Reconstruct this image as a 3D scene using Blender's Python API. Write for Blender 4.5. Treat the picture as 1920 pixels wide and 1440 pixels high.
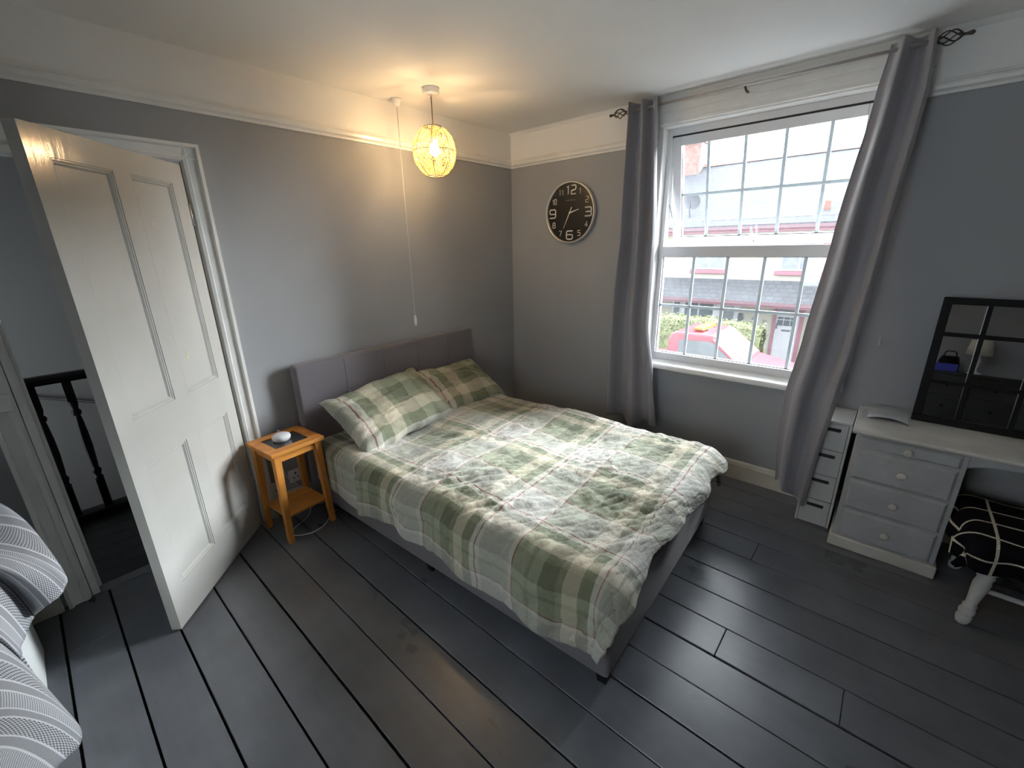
import bpy, bmesh, math, random
from mathutils import Vector, Matrix, noise

random.seed(7)
for o in list(bpy.data.objects):
    bpy.data.objects.remove(o)
SC = bpy.context.scene
COL = SC.collection
R = math.radians

# ------------------------------------------------------------------ camera
def cam_matrix(loc, yaw, pitch, roll):
    y, p, r = R(yaw), R(pitch), R(roll)
    F = Vector((math.cos(p) * math.cos(y), math.cos(p) * math.sin(y), math.sin(p)))
    Rt = Vector((math.sin(y), -math.cos(y), 0))
    U = Rt.cross(F)
    R2 = math.cos(r) * Rt + math.sin(r) * U
    U2 = -math.sin(r) * Rt + math.cos(r) * U
    m = Matrix((R2, U2, -F)).transposed().to_4x4()
    m.translation = loc
    return m

cam = bpy.data.cameras.new('camera')
cam.sensor_width = 36.0
cam.lens = 800.2284 / 1920 * 36
cam.clip_start = 0.02
camo = bpy.data.objects.new('camera', cam)
COL.objects.link(camo)
camo.matrix_world = cam_matrix((-3.0497, -2.6689, 1.5897), 41.574, -17.7962, -1.07)
SC.camera = camo

# ------------------------------------------------------------------ world, sun, exposure
SKY_STRENGTH = 9.0
SUN_STRENGTH = 52.0
SUN_ANGLE = 64
SUN_EL, SUN_AZ = 16.0, 36.0
BULB = 290.0
W = bpy.data.worlds.new('overcast_sky')
SC.world = W
W.use_nodes = True
bg = W.node_tree.nodes['Background']
bg.inputs[0].default_value = (0.90, 0.95, 1.0, 1)
bg.inputs[1].default_value = SKY_STRENGTH
sun = bpy.data.lights.new('hazy_sun', 'SUN')
sun.energy = SUN_STRENGTH
sun.angle = R(SUN_ANGLE)
sun.color = (0.93, 0.97, 1.0)
suno = bpy.data.objects.new('hazy_sun', sun)
COL.objects.link(suno)
_d = Vector((-math.cos(R(SUN_EL)) * math.cos(R(SUN_AZ)), math.cos(R(SUN_EL)) * math.sin(R(SUN_AZ)), -math.sin(R(SUN_EL))))
suno.rotation_euler = _d.to_track_quat('-Z', 'Y').to_euler()
suno.location = (6, -4, 8)
SC.view_settings.view_transform = 'Standard'
SC.view_settings.look = 'None'
SC.view_settings.gamma = 1.0
SC.view_settings.use_curve_mapping = False
SC.view_settings.exposure = 0.48
SC.cycles.max_bounces = 7
SC.cycles.diffuse_bounces = 5
SC.cycles.glossy_bounces = 3
SC.cycles.transmission_bounces = 4
SC.cycles.transparent_max_bounces = 12
SC.cycles.use_denoising = True

# ------------------------------------------------------------------ materials
def srgb(r, g, b):
    f = lambda c: (c / 255 / 12.92) if c / 255 <= 0.04045 else ((c / 255 + 0.055) / 1.055) ** 2.4
    return (f(r), f(g), f(b), 1)

class N:
    """tiny node-tree helper"""
    def __init__(s, name):
        s.m = bpy.data.materials.new(name)
        s.m.use_nodes = True
        s.t = s.m.node_tree
        s.p = s.t.nodes['Principled BSDF']
        s.out = s.t.nodes['Material Output']
    def n(s, kind, **kw):
        nd = s.t.nodes.new(kind)
        for k, v in kw.items():
            if k.startswith('i_'):
                nd.inputs[k[2:].replace('_', ' ')].default_value = v
            else:
                setattr(nd, k, v)
        return nd
    def l(s, a, b):
        s.t.links.new(a, b)
    def coord(s, which='Object', scale=(1, 1, 1)):
        tc = s.n('ShaderNodeTexCoord')
        mp = s.n('ShaderNodeMapping')
        mp.inputs['Scale'].default_value = scale
        s.l(tc.outputs[which], mp.inputs[0])
        return mp.outputs[0]
    def noise(s, vec, scale, detail=4, rough=0.55):
        nd = s.n('ShaderNodeTexNoise')
        nd.inputs['Scale'].default_value = scale
        nd.inputs['Detail'].default_value = detail
        nd.inputs['Roughness'].default_value = rough
        s.l(vec, nd.inputs['Vector'])
        return nd.outputs['Fac']
    def ramp(s, fac, stops, interp='LINEAR'):
        rp = s.n('ShaderNodeValToRGB')
        cr = rp.color_ramp
        cr.interpolation = interp
        while len(cr.elements) < len(stops):
            cr.elements.new(0.5)
        for e, (p, c) in zip(cr.elements, stops):
            e.position = p
            e.color = c if len(c) == 4 else (*c, 1)
        s.l(fac, rp.inputs[0])
        return rp.outputs[0]
    def mix(s, fac, a, b, blend='MIX'):
        mx = s.n('ShaderNodeMix', data_type='RGBA', blend_type=blend)
        for sock, v in ((mx.inputs[0], fac), (mx.inputs[6], a), (mx.inputs[7], b)):
            if hasattr(v, 'is_linked') or hasattr(v, 'links'):
                s.l(v, sock)
            else:
                sock.default_value = v
        return mx.outputs[2]
    def math(s, op, a, b=0.0):
        nd = s.n('ShaderNodeMath', operation=op)
        for sock, v in ((nd.inputs[0], a), (nd.inputs[1], b)):
            if hasattr(v, 'links'):
                s.l(v, sock)
            else:
                sock.default_value = v
        return nd.outputs[0]
    def bump(s, h, strength=0.2, dist=0.01):
        b = s.n('ShaderNodeBump')
        b.inputs['Strength'].default_value = strength
        b.inputs['Distance'].default_value = dist
        s.l(h, b.inputs['Height'])
        s.l(b.outputs[0], s.p.inputs['Normal'])
    def base(s, c):
        if hasattr(c, 'links'):
            s.l(c, s.p.inputs['Base Color'])
        else:
            s.p.inputs['Base Color'].default_value = c
        return s
    def rough(s, v):
        if hasattr(v, 'links'):
            s.l(v, s.p.inputs['Roughness'])
        else:
            s.p.inputs['Roughness'].default_value = v
        return s

def vary(c, k):
    return tuple(min(1, x * k) for x in c[:3]) + (1,)

def paint(name, c, rough=0.5, var=0.08, scale=3.0, bump=0.0, bscale=60, metal=0.0, spec=0.5, sheen=0.0, stretch=(1, 1, 1)):
    q = N(name)
    v = q.coord('Object', stretch)
    f = q.noise(v, scale, 2)
    q.base(q.ramp(f, [(0.3, vary(c, 1 - var)), (0.7, vary(c, 1 + var))]))
    q.rough(rough)
    q.p.inputs['Metallic'].default_value = metal
    q.p.inputs['Specular IOR Level'].default_value = spec
    if sheen:
        q.p.inputs['Sheen Weight'].default_value = sheen
    if bump:
        q.bump(q.noise(v, bscale, 5), bump, 0.01)
    return q.m

def wood(name, c, rough=0.45, axis=1, scale=6.0, var=0.25, bump=0.1):
    q = N(name)
    st = [14, 14, 14]
    st[axis] = 1.2
    v = q.coord('Object', tuple(st))
    f = q.noise(v, scale * 0.4, 8, 0.6)
    q.base(q.ramp(f, [(0.25, vary(c, 1 - var)), (0.5, c), (0.75, vary(c, 1 + var))]))
    q.rough(rough)
    q.bump(f, bump, 0.005)
    return q.m

def emit(name, c, s):
    q = N(name)
    q.base((0, 0, 0, 1))
    q.p.inputs['Emission Color'].default_value = c
    q.p.inputs['Emission Strength'].default_value = s
    return q.m

def glassy(name, tint=(1, 1, 1, 1), haze=0.0):
    q = N(name)
    tr = q.n('ShaderNodeBsdfTransparent')
    tr.inputs[0].default_value = tint
    gl = q.n('ShaderNodeBsdfGlossy')
    gl.inputs['Roughness'].default_value = 0.03
    fr = q.n('ShaderNodeFresnel')
    fr.inputs[0].default_value = 1.45
    mx = q.n('ShaderNodeMixShader')
    q.l(fr.outputs[0], mx.inputs[0]); q.l(tr.outputs[0], mx.inputs[1]); q.l(gl.outputs[0], mx.inputs[2])
    last = mx
    if haze:
        df = q.n('ShaderNodeBsdfTranslucent')
        df.inputs[0].default_value = (0.9, 0.93, 0.95, 1)
        m2 = q.n('ShaderNodeMixShader')
        m2.inputs[0].default_value = haze
        q.l(mx.outputs[0], m2.inputs[1]); q.l(df.outputs[0], m2.inputs[2])
        last = m2
    q.l(last.outputs[0], q.out.inputs[0])
    return q.m

M = {}
M['wall'] = paint('grey_wall_paint', (0.305, 0.310, 0.322, 1), 0.62, 0.05, 1.5)
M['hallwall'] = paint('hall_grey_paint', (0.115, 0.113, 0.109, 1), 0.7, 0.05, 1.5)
M['white'] = paint('white_wall_paint', (0.76, 0.755, 0.74, 1), 0.7, 0.04, 2.0)
M['ceil'] = paint('ceiling_paint', (0.74, 0.74, 0.73, 1), 0.8, 0.035, 1.2)
M['trim'] = paint('white_gloss_trim', (0.76, 0.755, 0.73, 1), 0.28, 0.05, 6.0)
M['skirt'] = paint('cream_skirting_paint', (0.60, 0.575, 0.50, 1), 0.35, 0.08, 8.0)
M['upvc'] = paint('white_plastic_frame', (0.72, 0.72, 0.73, 1), 0.3, 0.02, 4.0)
q = N('pale_georgian_bar')
q.base((0.66, 0.72, 0.76, 1)).rough(0.4)
_tl = q.n('ShaderNodeBsdfTranslucent'); _tl.inputs[0].default_value = (0.62, 0.76, 0.80, 1)
_mx = q.n('ShaderNodeMixShader'); _mx.inputs[0].default_value = 0.12
q.l(q.p.outputs[0], _mx.inputs[1]); q.l(_tl.outputs[0], _mx.inputs[2]); q.l(_mx.outputs[0], q.out.inputs[0])
M['lead'] = q.m
M['seal'] = paint('black_rubber_seal', (0.015, 0.015, 0.017, 1), 0.6)
M['glass'] = glassy('window_glass', (0.97, 0.985, 0.99, 1), 0.002)
M['black'] = paint('black_paint', (0.006, 0.006, 0.007, 1), 0.55, 0.1, spec=0.18)
M['dark'] = paint('dark_gap', (0.01, 0.01, 0.011, 1), 0.9, 0.1)
M['steel'] = paint('steel', (0.55, 0.54, 0.52, 1), 0.3, 0.05, 9, metal=1.0)
M['iron'] = paint('dark_bronze_iron', (0.06, 0.05, 0.045, 1), 0.35, 0.2, 20, metal=0.7)
M['plastic'] = paint('white_plastic', (0.74, 0.74, 0.74, 1), 0.4, 0.02)
M['pine'] = wood('orange_pine', (0.53, 0.215, 0.042, 1), 0.38, 2, 5, 0.28, 0.06)
M['pinex'] = wood('orange_pine_across', (0.53, 0.215, 0.042, 1), 0.35, 0, 5, 0.28, 0.06)

def m_door():
    q = N('door_gloss_paint')
    v = q.coord('Object', (1, 1, 1))
    f = q.noise(v, 2.5, 3)
    c = q.ramp(f, [(0.3, (0.46, 0.455, 0.425, 1)), (0.7, (0.515, 0.51, 0.485, 1))])
    q.base(c).rough(q.math('ADD', q.math('MULTIPLY', q.noise(v, 6, 3), 0.14), 0.07))
    v2 = q.coord('Object', (30, 30, 1.5))
    q.bump(q.noise(v2, 3, 4), 0.10, 0.006)
    return q.m
M['door'] = m_door()
M['filler'] = paint('door_scuff', (0.50, 0.47, 0.34, 1), 0.6, 0.15, 40)

def m_floor(name, c, wear=True):
    q = N(name)
    oi = q.n('ShaderNodeObjectInfo')
    tc = q.n('ShaderNodeTexCoord')
    ad = q.n('ShaderNodeVectorMath', operation='ADD')
    rv = q.n('ShaderNodeCombineXYZ')
    q.l(q.math('MULTIPLY', oi.outputs['Random'], 37.0), rv.inputs[0])
    q.l(q.math('MULTIPLY', oi.outputs['Random'], 61.0), rv.inputs[1])
    q.l(tc.outputs['Object'], ad.inputs[0]); q.l(rv.outputs[0], ad.inputs[1])
    def mp(s):
        m = q.n('ShaderNodeMapping'); m.inputs['Scale'].default_value = s
        q.l(ad.outputs[0], m.inputs[0]); return m.outputs[0]
    streak = q.noise(mp((22, 1.6, 5)), 1.6, 4, 0.62)
    blot = q.noise(mp((1, 1, 1)), 2.6, 3, 0.6)
    speck = q.noise(mp((40, 14, 10)), 2.2, 1, 0.5)
    col = q.ramp(blot, [(0.27, vary(c, 0.66)), (0.5, c), (0.73, vary(c, 1.42))])
    col = q.mix(0.30, col, q.ramp(streak, [(0.25, vary(c, 0.75)), (0.75, vary(c, 1.25))]))
    col = q.mix(q.ramp(speck, [(0.76, (0, 0, 0, 1)), (0.82, (1, 1, 1, 1))]), col, vary(c, 0.5))
    q.base(col)
    rg = q.math('ADD', q.math('MULTIPLY', blot, 0.24), q.math('MULTIPLY', streak, 0.05))
    q.rough(q.math('ADD', rg, 0.17))
    q.bump(q.math('ADD', streak, q.math('MULTIPLY', speck, 0.1)), 0.08, 0.002)
    return q.m
M['floor'] = m_floor('dark_grey_floor_paint', (0.116, 0.123, 0.138, 1))
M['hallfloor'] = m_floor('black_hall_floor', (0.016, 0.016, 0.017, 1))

def fabric(name, c, wv=900, rough=0.9, var=0.12, bump=0.25, sheen=0.3):
    q = N(name)
    v = q.coord('Object')
    f1 = q.noise(v, 4, 4)
    f2 = q.noise(q.coord('Object', (1, 1, 1)), wv * 0.35, 2)
    c1 = q.ramp(f1, [(0.3, vary(c, 1 - var)), (0.7, vary(c, 1 + var))])
    c2 = q.ramp(f2, [(0.3, vary(c, 0.62)), (0.7, vary(c, 1.4))])
    q.base(q.mix(0.45, c1, c2)).rough(rough)
    q.p.inputs['Sheen Weight'].default_value = sheen
    q.p.inputs['Specular IOR Level'].default_value = 0.2
    q.bump(f2, bump, 0.003)
    return q.m
M['charcoal'] = fabric('charcoal_weave', (0.138, 0.126, 0.138, 1))
M['curtain'] = fabric('grey_satin_curtain', (0.275, 0.262, 0.285, 1), 1200, 0.55, 0.06, 0.08, 0.35)
M['mattress'] = fabric('mattress_grey', (0.35, 0.36, 0.37, 1))

def m_plaid(name):
    q = N(name)
    uv = q.n('ShaderNodeUVMap')
    sp = q.n('ShaderNodeSeparateXYZ')
    wob = q.n('ShaderNodeTexNoise'); wob.inputs['Scale'].default_value = 3.0
    q.l(uv.outputs[0], wob.inputs['Vector'])
    mxv = q.n('ShaderNodeVectorMath', operation='SCALE'); mxv.inputs['Scale'].default_value = 0.016
    q.l(wob.outputs['Color'], mxv.inputs[0])
    adv = q.n('ShaderNodeVectorMath', operation='ADD')
    q.l(uv.outputs[0], adv.inputs[0]); q.l(mxv.outputs[0], adv.inputs[1])
    q.l(adv.outputs[0], sp.inputs[0])
    P = 0.555
    sage = (0.160, 0.170, 0.112, 1); dark = (0.092, 0.100, 0.062, 1); light = (0.235, 0.25, 0.18, 1)
    pale = (0.37, 0.365, 0.335, 1); cream = (0.44, 0.39, 0.295, 1); mar = (0.22, 0.045, 0.06, 1); wht = (0.50, 0.48, 0.43, 1)
    st = [(0.0, mar), (0.006, wht), (0.026, pale), (0.165, pale), (0.172, wht), (0.192, mar), (0.199, light),
          (0.265, sage), (0.285, light), (0.33, dark), (0.40, sage), (0.425, cream), (0.485, sage), (0.53, wht)]
    st = [(a / P, c) for a, c in st]
    def stripe(s):
        fr = q.math('FRACT', q.math('MULTIPLY', s, 1 / P))
        return q.ramp(fr, st, 'CONSTANT')
    a, b = stripe(sp.outputs[0]), stripe(sp.outputs[1])
    c = q.mix(0.5, a, b)
    v = q.n('ShaderNodeMapping'); v.inputs['Scale'].default_value = (1, 1, 1)
    q.l(uv.outputs[0], v.inputs[0])
    f = q.noise(v.outputs[0], 260, 3)
    c = q.mix(0.16, c, q.ramp(f, [(0.35, (0.1, 0.1, 0.08, 1)), (0.65, (0.85, 0.85, 0.8, 1))]), 'OVERLAY')
    q.base(c).rough(0.85)
    q.p.inputs['Specular IOR Level'].default_value = 0.25
    q.p.inputs['Sheen Weight'].default_value = 0.15
    w1 = q.noise(v.outputs[0], 9, 5, 0.6)
    m2 = q.n('ShaderNodeMapping'); m2.inputs['Scale'].default_value = (6, 16, 1); m2.inputs['Rotation'].default_value = (0, 0, 0.5)
    q.l(uv.outputs[0], m2.inputs[0])
    w2 = q.noise(m2.outputs[0], 1.4, 3, 0.6)
    m3 = q.n('ShaderNodeMapping'); m3.inputs['Scale'].default_value = (9, 34, 1); m3.inputs['Rotation'].default_value = (0, 0, 0.62)
    q.l(uv.outputs[0], m3.inputs[0])
    w3 = q.n('ShaderNodeTexNoise'); w3.noise_type = 'RIDGED_MULTIFRACTAL'
    w3.inputs['Scale'].default_value = 1.0; w3.inputs['Detail'].default_value = 3
    q.l(m3.outputs[0], w3.inputs['Vector'])
    gate = q.ramp(q.noise(v.outputs[0], 3.2, 2), [(0.40, (0.12, 0.12, 0.12, 1)), (0.60, (1, 1, 1, 1))])
    cr = q.math('MULTIPLY', q.math('MULTIPLY', w3.outputs['Fac'], 0.55), gate)
    q.bump(q.math('ADD', q.math('ADD', w1, q.math('MULTIPLY', w2, 0.8)), cr), 0.8, 0.016)
    return q.m
M['plaid'] = m_plaid('green_tartan_cotton')

def m_throw():
    q = N('grey_woven_throw')
    uv = q.n('ShaderNodeUVMap')
    sp = q.n('ShaderNodeSeparateXYZ')
    q.l(uv.outputs[0], sp.inputs[0])
    u, v = sp.outputs[0], sp.outputs[1]
    ck = q.n('ShaderNodeTexChecker'); ck.inputs['Scale'].default_value = 150
    ck.inputs['Color1'].default_value = (0.46, 0.47, 0.50, 1); ck.inputs['Color2'].default_value = (0.11, 0.12, 0.135, 1)
    q.l(uv.outputs[0], ck.inputs['Vector'])
    fr = q.math('FRACT', q.math('MULTIPLY', v, 150.0))
    rib = q.ramp(fr, [(0.0, (0.45, 0.46, 0.49, 1)), (0.6, (0.20, 0.21, 0.23, 1))], 'CONSTANT')
    ph = q.math('FRACT', q.math('MULTIPLY', u, 1 / 0.26))
    wh, gr = (0.55, 0.56, 0.60, 1), (0.26, 0.27, 0.29, 1)
    band = q.ramp(ph, [(0, wh), (0.03, gr), (0.17, wh), (0.20, gr), (0.5, wh), (0.53, gr), (0.67, wh), (0.70, gr)], 'CONSTANT')
    isck = q.ramp(ph, [(0, (0, 0, 0, 1)), (0.20, (1, 1, 1, 1)), (0.5, (0, 0, 0, 1)), (0.70, (1, 1, 1, 1))], 'CONSTANT')
    isrib = q.ramp(ph, [(0, (0, 0, 0, 1)), (0.70, (1, 1, 1, 1))], 'CONSTANT')
    c = q.mix(isck, band, ck.outputs[0])
    c = q.mix(isrib, c, rib)
    f = q.noise(uv.outputs[0], 300, 2)
    c = q.mix(0.25, c, q.ramp(f, [(0.3, (0.15, 0.15, 0.15, 1)), (0.7, (0.85, 0.85, 0.85, 1))]), 'OVERLAY')
    q.base(c).rough(0.95)
    q.bump(q.math('ADD', ck.outputs['Fac'], f), 0.3, 0.003)
    return q.m
M['throw'] = m_throw()

def m_grid():
    q = N('black_blanket_white_grid')
    uv = q.n('ShaderNodeUVMap')
    sp = q.n('ShaderNodeSeparateXYZ')
    q.l(uv.outputs[0], sp.inputs[0])
    def line(s):
        fr = q.math('FRACT', q.math('MULTIPLY', s, 1 / 0.122))
        return q.ramp(fr, [(0, (1, 1, 1, 1)), (0.085, (0, 0, 0, 1))], 'CONSTANT')
    k = q.mix(1.0, line(sp.outputs[0]), line(sp.outputs[1]), 'LIGHTEN')
    f = q.noise(uv.outputs[0], 260, 2)
    c = q.mix(k, (0.006, 0.006, 0.009, 1), q.ramp(f, [(0.35, (0.30, 0.28, 0.22, 1)), (0.6, (0.75, 0.71, 0.58, 1))]))
    q.base(c).rough(0.95)
    q.p.inputs['Specular IOR Level'].default_value = 0.1
    q.bump(q.math('ADD', f, k), 0.4, 0.006)
    return q.m
M['grid'] = m_grid()

def m_distress(name, c, dk):
    q = N(name)
    v = q.coord('Object')
    v2 = q.coord('Object', (40, 5, 40))
    f = q.noise(v, 5, 6, 0.65)
    s = q.noise(v2, 1.0, 4, 0.6)
    g = q.noise(v, 7.0, 5, 0.6)
    base = q.ramp(f, [(0.3, vary(c, 0.82)), (0.7, vary(c, 1.1))])
    k = q.math('MULTIPLY', q.ramp(s, [(0.62, (0, 0, 0, 1)), (0.72, (1, 1, 1, 1))]), q.ramp(g, [(0.55, (0, 0, 0, 1)), (0.65, (1, 1, 1, 1))]))
    q.base(q.mix(q.math('MULTIPLY', k, 0.75), base, dk)).rough(0.5)
    q.bump(s, 0.12, 0.004)
    return q.m
M['desk'] = m_distress('chalky_grey_paint', (0.40, 0.405, 0.41, 1), (0.12, 0.115, 0.11, 1))
M['desktop'] = m_distress('worn_cream_paint', (0.56, 0.545, 0.50, 1), (0.15, 0.14, 0.12, 1))
M['tower'] = wood('white_painted_board', (0.52, 0.52, 0.50, 1), 0.45, 2, 6, 0.07, 0.06)

# ------------------------------------------------------------------ geometry helpers
class MB:
    def __init__(s):
        s.v, s.f, s.uv = [], [], None
    def quad(s, a, b, c, d):
        i = len(s.v); s.v += [a, b, c, d]; s.f.append((i, i + 1, i + 2, i + 3)); return s
    def box(s, a, b, m=None):
        i = len(s.v)
        x0, y0, z0 = (min(p, q) for p, q in zip(a, b)); x1, y1, z1 = (max(p, q) for p, q in zip(a, b))
        pts = [(x0, y0, z0), (x1, y0, z0), (x1, y1, z0), (x0, y1, z0), (x0, y0, z1), (x1, y0, z1), (x1, y1, z1), (x0, y1, z1)]
        s.v += [tuple(m @ Vector(p)) for p in pts] if m else pts
        for f in ((3, 2, 1, 0), (4, 5, 6, 7), (0, 1, 5, 4), (1, 2, 6, 5), (2, 3, 7, 6), (3, 0, 4, 7)):
            s.f.append(tuple(i + k for k in f))
        return s
    def hexa(s, pts):
        """8 points: bottom ring (ccw from above) then top ring"""
        i = len(s.v); s.v += [tuple(p) for p in pts]
        for f in ((3, 2, 1, 0), (4, 5, 6, 7), (0, 1, 5, 4), (1, 2, 6, 5), (2, 3, 7, 6), (3, 0, 4, 7)):
            s.f.append(tuple(i + k for k in f))
        return s
    def prism(s, poly, axis, a, b):
        """extrude a 2-D polygon along an axis from a to b; axis 'x': poly=(y,z), 'y': (x,z), 'z': (x,y)"""
        def P(p, t):
            return {'x': (t, p[0], p[1]), 'y': (p[0], t, p[1]), 'z': (p[0], p[1], t)}[axis]
        i = len(s.v); n = len(poly)
        s.v += [P(p, a) for p in poly] + [P(p, b) for p in poly]
        s.f.append(tuple(range(i, i + n))); s.f.append(tuple(range(i + 2 * n - 1, i + n - 1, -1)))
        for k in range(n):
            j = (k + 1) % n
            s.f.append((i + k, i + n + k, i + n + j, i + j))
        return s
    def tube(s, path, r, n=8, closed=False, caps=True):
        path = [Vector(p) for p in path]; m = len(path)
        rr = r if isinstance(r, (list, tuple)) else [r] * m
        i = len(s.v); prev = None
        for k in range(m):
            if closed:
                t = path[(k + 1) % m] - path[k - 1]
            else:
                t = path[min(k + 1, m - 1)] - path[max(k - 1, 0)]
            t.normalize()
            if prev is None:
                a = t.orthogonal().normalized()
            else:
                a = prev - t * prev.dot(t)
                a = a.normalized() if a.length > 1e-6 else t.orthogonal().normalized()
            prev = a; b = t.cross(a)
            for j in range(n):
                an = 2 * math.pi * j / n
                s.v.append(tuple(path[k] + rr[k] * (math.cos(an) * a + math.sin(an) * b)))
        for k in range(m if closed else m - 1):
            k2 = (k + 1) % m
            for j in range(n):
                j2 = (j + 1) % n
                s.f.append((i + k * n + j, i + k * n + j2, i + k2 * n + j2, i + k2 * n + j))
        if not closed and caps:
            s.f.append(tuple(i + j for j in range(n - 1, -1, -1)))
            s.f.append(tuple(i + (m - 1) * n + j for j in range(n)))
        return s
    def lathe(s, prof, c=(0, 0, 0), axis='z', n=24, sx=1.0, m=None):
        """prof: list of (radius, height)"""
        i = len(s.v)
        for r, h in prof:
            for j in range(n):
                a = 2 * math.pi * j / n
                u, w = r * math.cos(a) * sx, r * math.sin(a)
                p = {'z': (c[0] + u, c[1] + w, c[2] + h), 'x': (c[0] + h, c[1] + u, c[2] + w), 'y': (c[0] + w, c[1] + h, c[2] + u)}[axis]
                s.v.append(tuple(m @ Vector(p)) if m else p)
        for k in range(len(prof) - 1):
            for j in range(n):
                j2 = (j + 1) % n
                s.f.append((i + k * n + j, i + k * n + j2, i + (k + 1) * n + j2, i + (k + 1) * n + j))
        s.f.append(tuple(i + j for j in range(n - 1, -1, -1)))
        s.f.append(tuple(i + (len(prof) - 1) * n + j for j in range(n)))
        return s
    def grid(s, fn, nu, nv, uvf=None):
        i = len(s.v)
        if uvf and s.uv is None:
            s.uv = {}
        for a in range(nu + 1):
            for b in range(nv + 1):
                u, v = a / nu, b / nv
                s.v.append(tuple(fn(u, v)))
                if uvf:
                    s.uv[len(s.v) - 1] = uvf(u, v)
        for a in range(nu):
            for b in range(nv):
                k = i + a * (nv + 1) + b
                s.f.append((k, k + nv + 1, k + nv + 2, k + 1))
        return s
    def build(s, name, mat, parent=None, smooth=False, bevel=0.0, seg=2, fix=True):
        me = bpy.data.meshes.new(name)
        me.from_pydata([tuple(p) for p in s.v], [], s.f)
        if s.uv:
            ul = me.uv_layers.new(name='UVMap')
            for lp in me.loops:
                ul.data[lp.index].uv = s.uv.get(lp.vertex_index, (0, 0))
        if fix:
            bm = bmesh.new(); bm.from_mesh(me)
            bmesh.ops.recalc_face_normals(bm, faces=bm.faces[:])
            bm.to_mesh(me); bm.free()
        me.materials.append(M[mat] if isinstance(mat, str) else mat)
        if smooth:
            for p in me.polygons:
                p.use_smooth = True
        o = bpy.data.objects.new(name, me)
        COL.objects.link(o)
        if parent:
            o.parent = parent
        if bevel:
            b = o.modifiers.new('bevel', 'BEVEL')
            b.width = bevel; b.segments = seg; b.limit_method = 'ANGLE'
        return o

def tag(o, label=None, cat=None, group=None, kind=None):
    for k, v in (('label', label), ('category', cat), ('group', group), ('kind', kind)):
        if v:
            o[k] = v
    return o

def empty(name, loc=(0, 0, 0), rz=0.0, **kw):
    o = bpy.data.objects.new(name, None)
    COL.objects.link(o)
    o.location = loc
    o.rotation_euler = (0, 0, rz)
    o.empty_display_size = 0.1
    return tag(o, **kw)

def box(name, a, b, mat, parent=None, bevel=0.0):
    return MB().box(a, b).build(name, mat, parent, bevel=bevel)

def share(o, name, loc, parent, rot=None):
    """copy of an object sharing its mesh data"""
    c = o.copy(); c.name = name
    COL.objects.link(c); c.parent = parent; c.location = loc
    if rot:
        c.rotation_euler = rot
    return c

def text_mesh(name, body, size, mat, parent, loc, rot, extrude=0.0008, sx=1.0):
    cu = bpy.data.curves.new(name, 'FONT')
    cu.body = body; cu.size = size; cu.align_x = 'CENTER'; cu.align_y = 'CENTER'; cu.extrude = extrude
    tmp = bpy.data.objects.new(name, cu)
    COL.objects.link(tmp)
    dg = bpy.context.evaluated_depsgraph_get()
    me = bpy.data.meshes.new_from_object(tmp.evaluated_get(dg))
    bpy.data.objects.remove(tmp)
    me.materials.clear(); me.materials.append(M[mat])
    o = bpy.data.objects.new(name, me)
    COL.objects.link(o)
    o.parent = parent; o.location = loc; o.rotation_euler = rot; o.scale = (sx, 1, 1)
    return o

def fbm(p, o=4):
    return noise.fractal(Vector(p), 0.6, 2.0, o)

def lerp(a, b, t):
    return a + (b - a) * t

def table(t, pts):
    """piecewise linear (smoothed) lookup: pts = [(t, val...)]"""
    if t <= pts[0][0]:
        return pts[0][1:]
    for p, q in zip(pts, pts[1:]):
        if t <= q[0]:
            k = (t - p[0]) / (q[0] - p[0])
            k = k * k * (3 - 2 * k) * 0.5 + k * 0.5
            return tuple(lerp(a, b, k) for a, b in zip(p[1:], q[1:]))
    return pts[-1][1:]

CEIL, RAIL = 2.49, 2.225
XB, YB = -3.95, -4.25          # hidden far sides of the room
DX0, DX1, DZ = -3.165, -2.392, 2.0   # door opening
WY0, WY1, WZ0, WZ1 = -1.30, -2.52, 0.745, 2.33   # window opening

# ================================================================== SETTING
# floor: sub-floor slab with every floorboard as its own piece
floor = tag(box('floor', (XB - 0.1, YB - 0.1, -0.06), (0.1, 0.0, -0.028), 'dark'), label='dark grey painted floorboards of the bedroom', kind='structure')
lines = [0.0, -0.147, -0.32, -0.494, -0.674, -0.846, -1.03, -1.205, -1.375, -1.546, -1.718, -1.89, -2.062, -2.236, -2.409, -2.586, -2.758,
         -2.932, -3.105, -3.28, -3.455, -3.63, -3.80, -3.95]
gaps = {-1.546: 0.010, -2.236: 0.007, -2.586: 0.009, -3.28: 0.009, -1.89: 0.009, -2.758: 0.007, -2.932: 0.008, -3.105: 0.008, -0.674: 0.004, -0.846: 0.004}
joints = {4: [-2.37], 8: [-2.40, -2.81], 18: [-0.354], 2: [-1.3], 6: [-3.3], 20: [-1.9]}
for k in range(len(lines) - 1):
    x1, x0 = lines[k], lines[k + 1]
    g1 = gaps.get(x1, 0.005) / 2; g0 = gaps.get(x0, 0.005) / 2
    ys = [0.0] + joints.get(k, []) + [YB]
    for ya, yb in zip(ys, ys[1:]):
        dz = random.uniform(-0.0012, 0.0008)
        w = (x1 - g1) - (x0 + g0); L = (ya - 0.0012) - (yb + 0.0012)
        b = MB().box((-w / 2, -L / 2, -0.028), (w / 2, L / 2, 0)).build('floorboard', 'floor', floor, bevel=0.0018, seg=1)
        b.location = ((x1 - g1 + x0 + g0) / 2, (ya + yb) / 2, dz)

ceiling = tag(box('ceiling', (XB - 0.1, YB - 0.1, CEIL), (0.3, 0.12, CEIL + 0.1), 'ceil'), label='off-white plaster ceiling', kind='structure')

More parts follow.
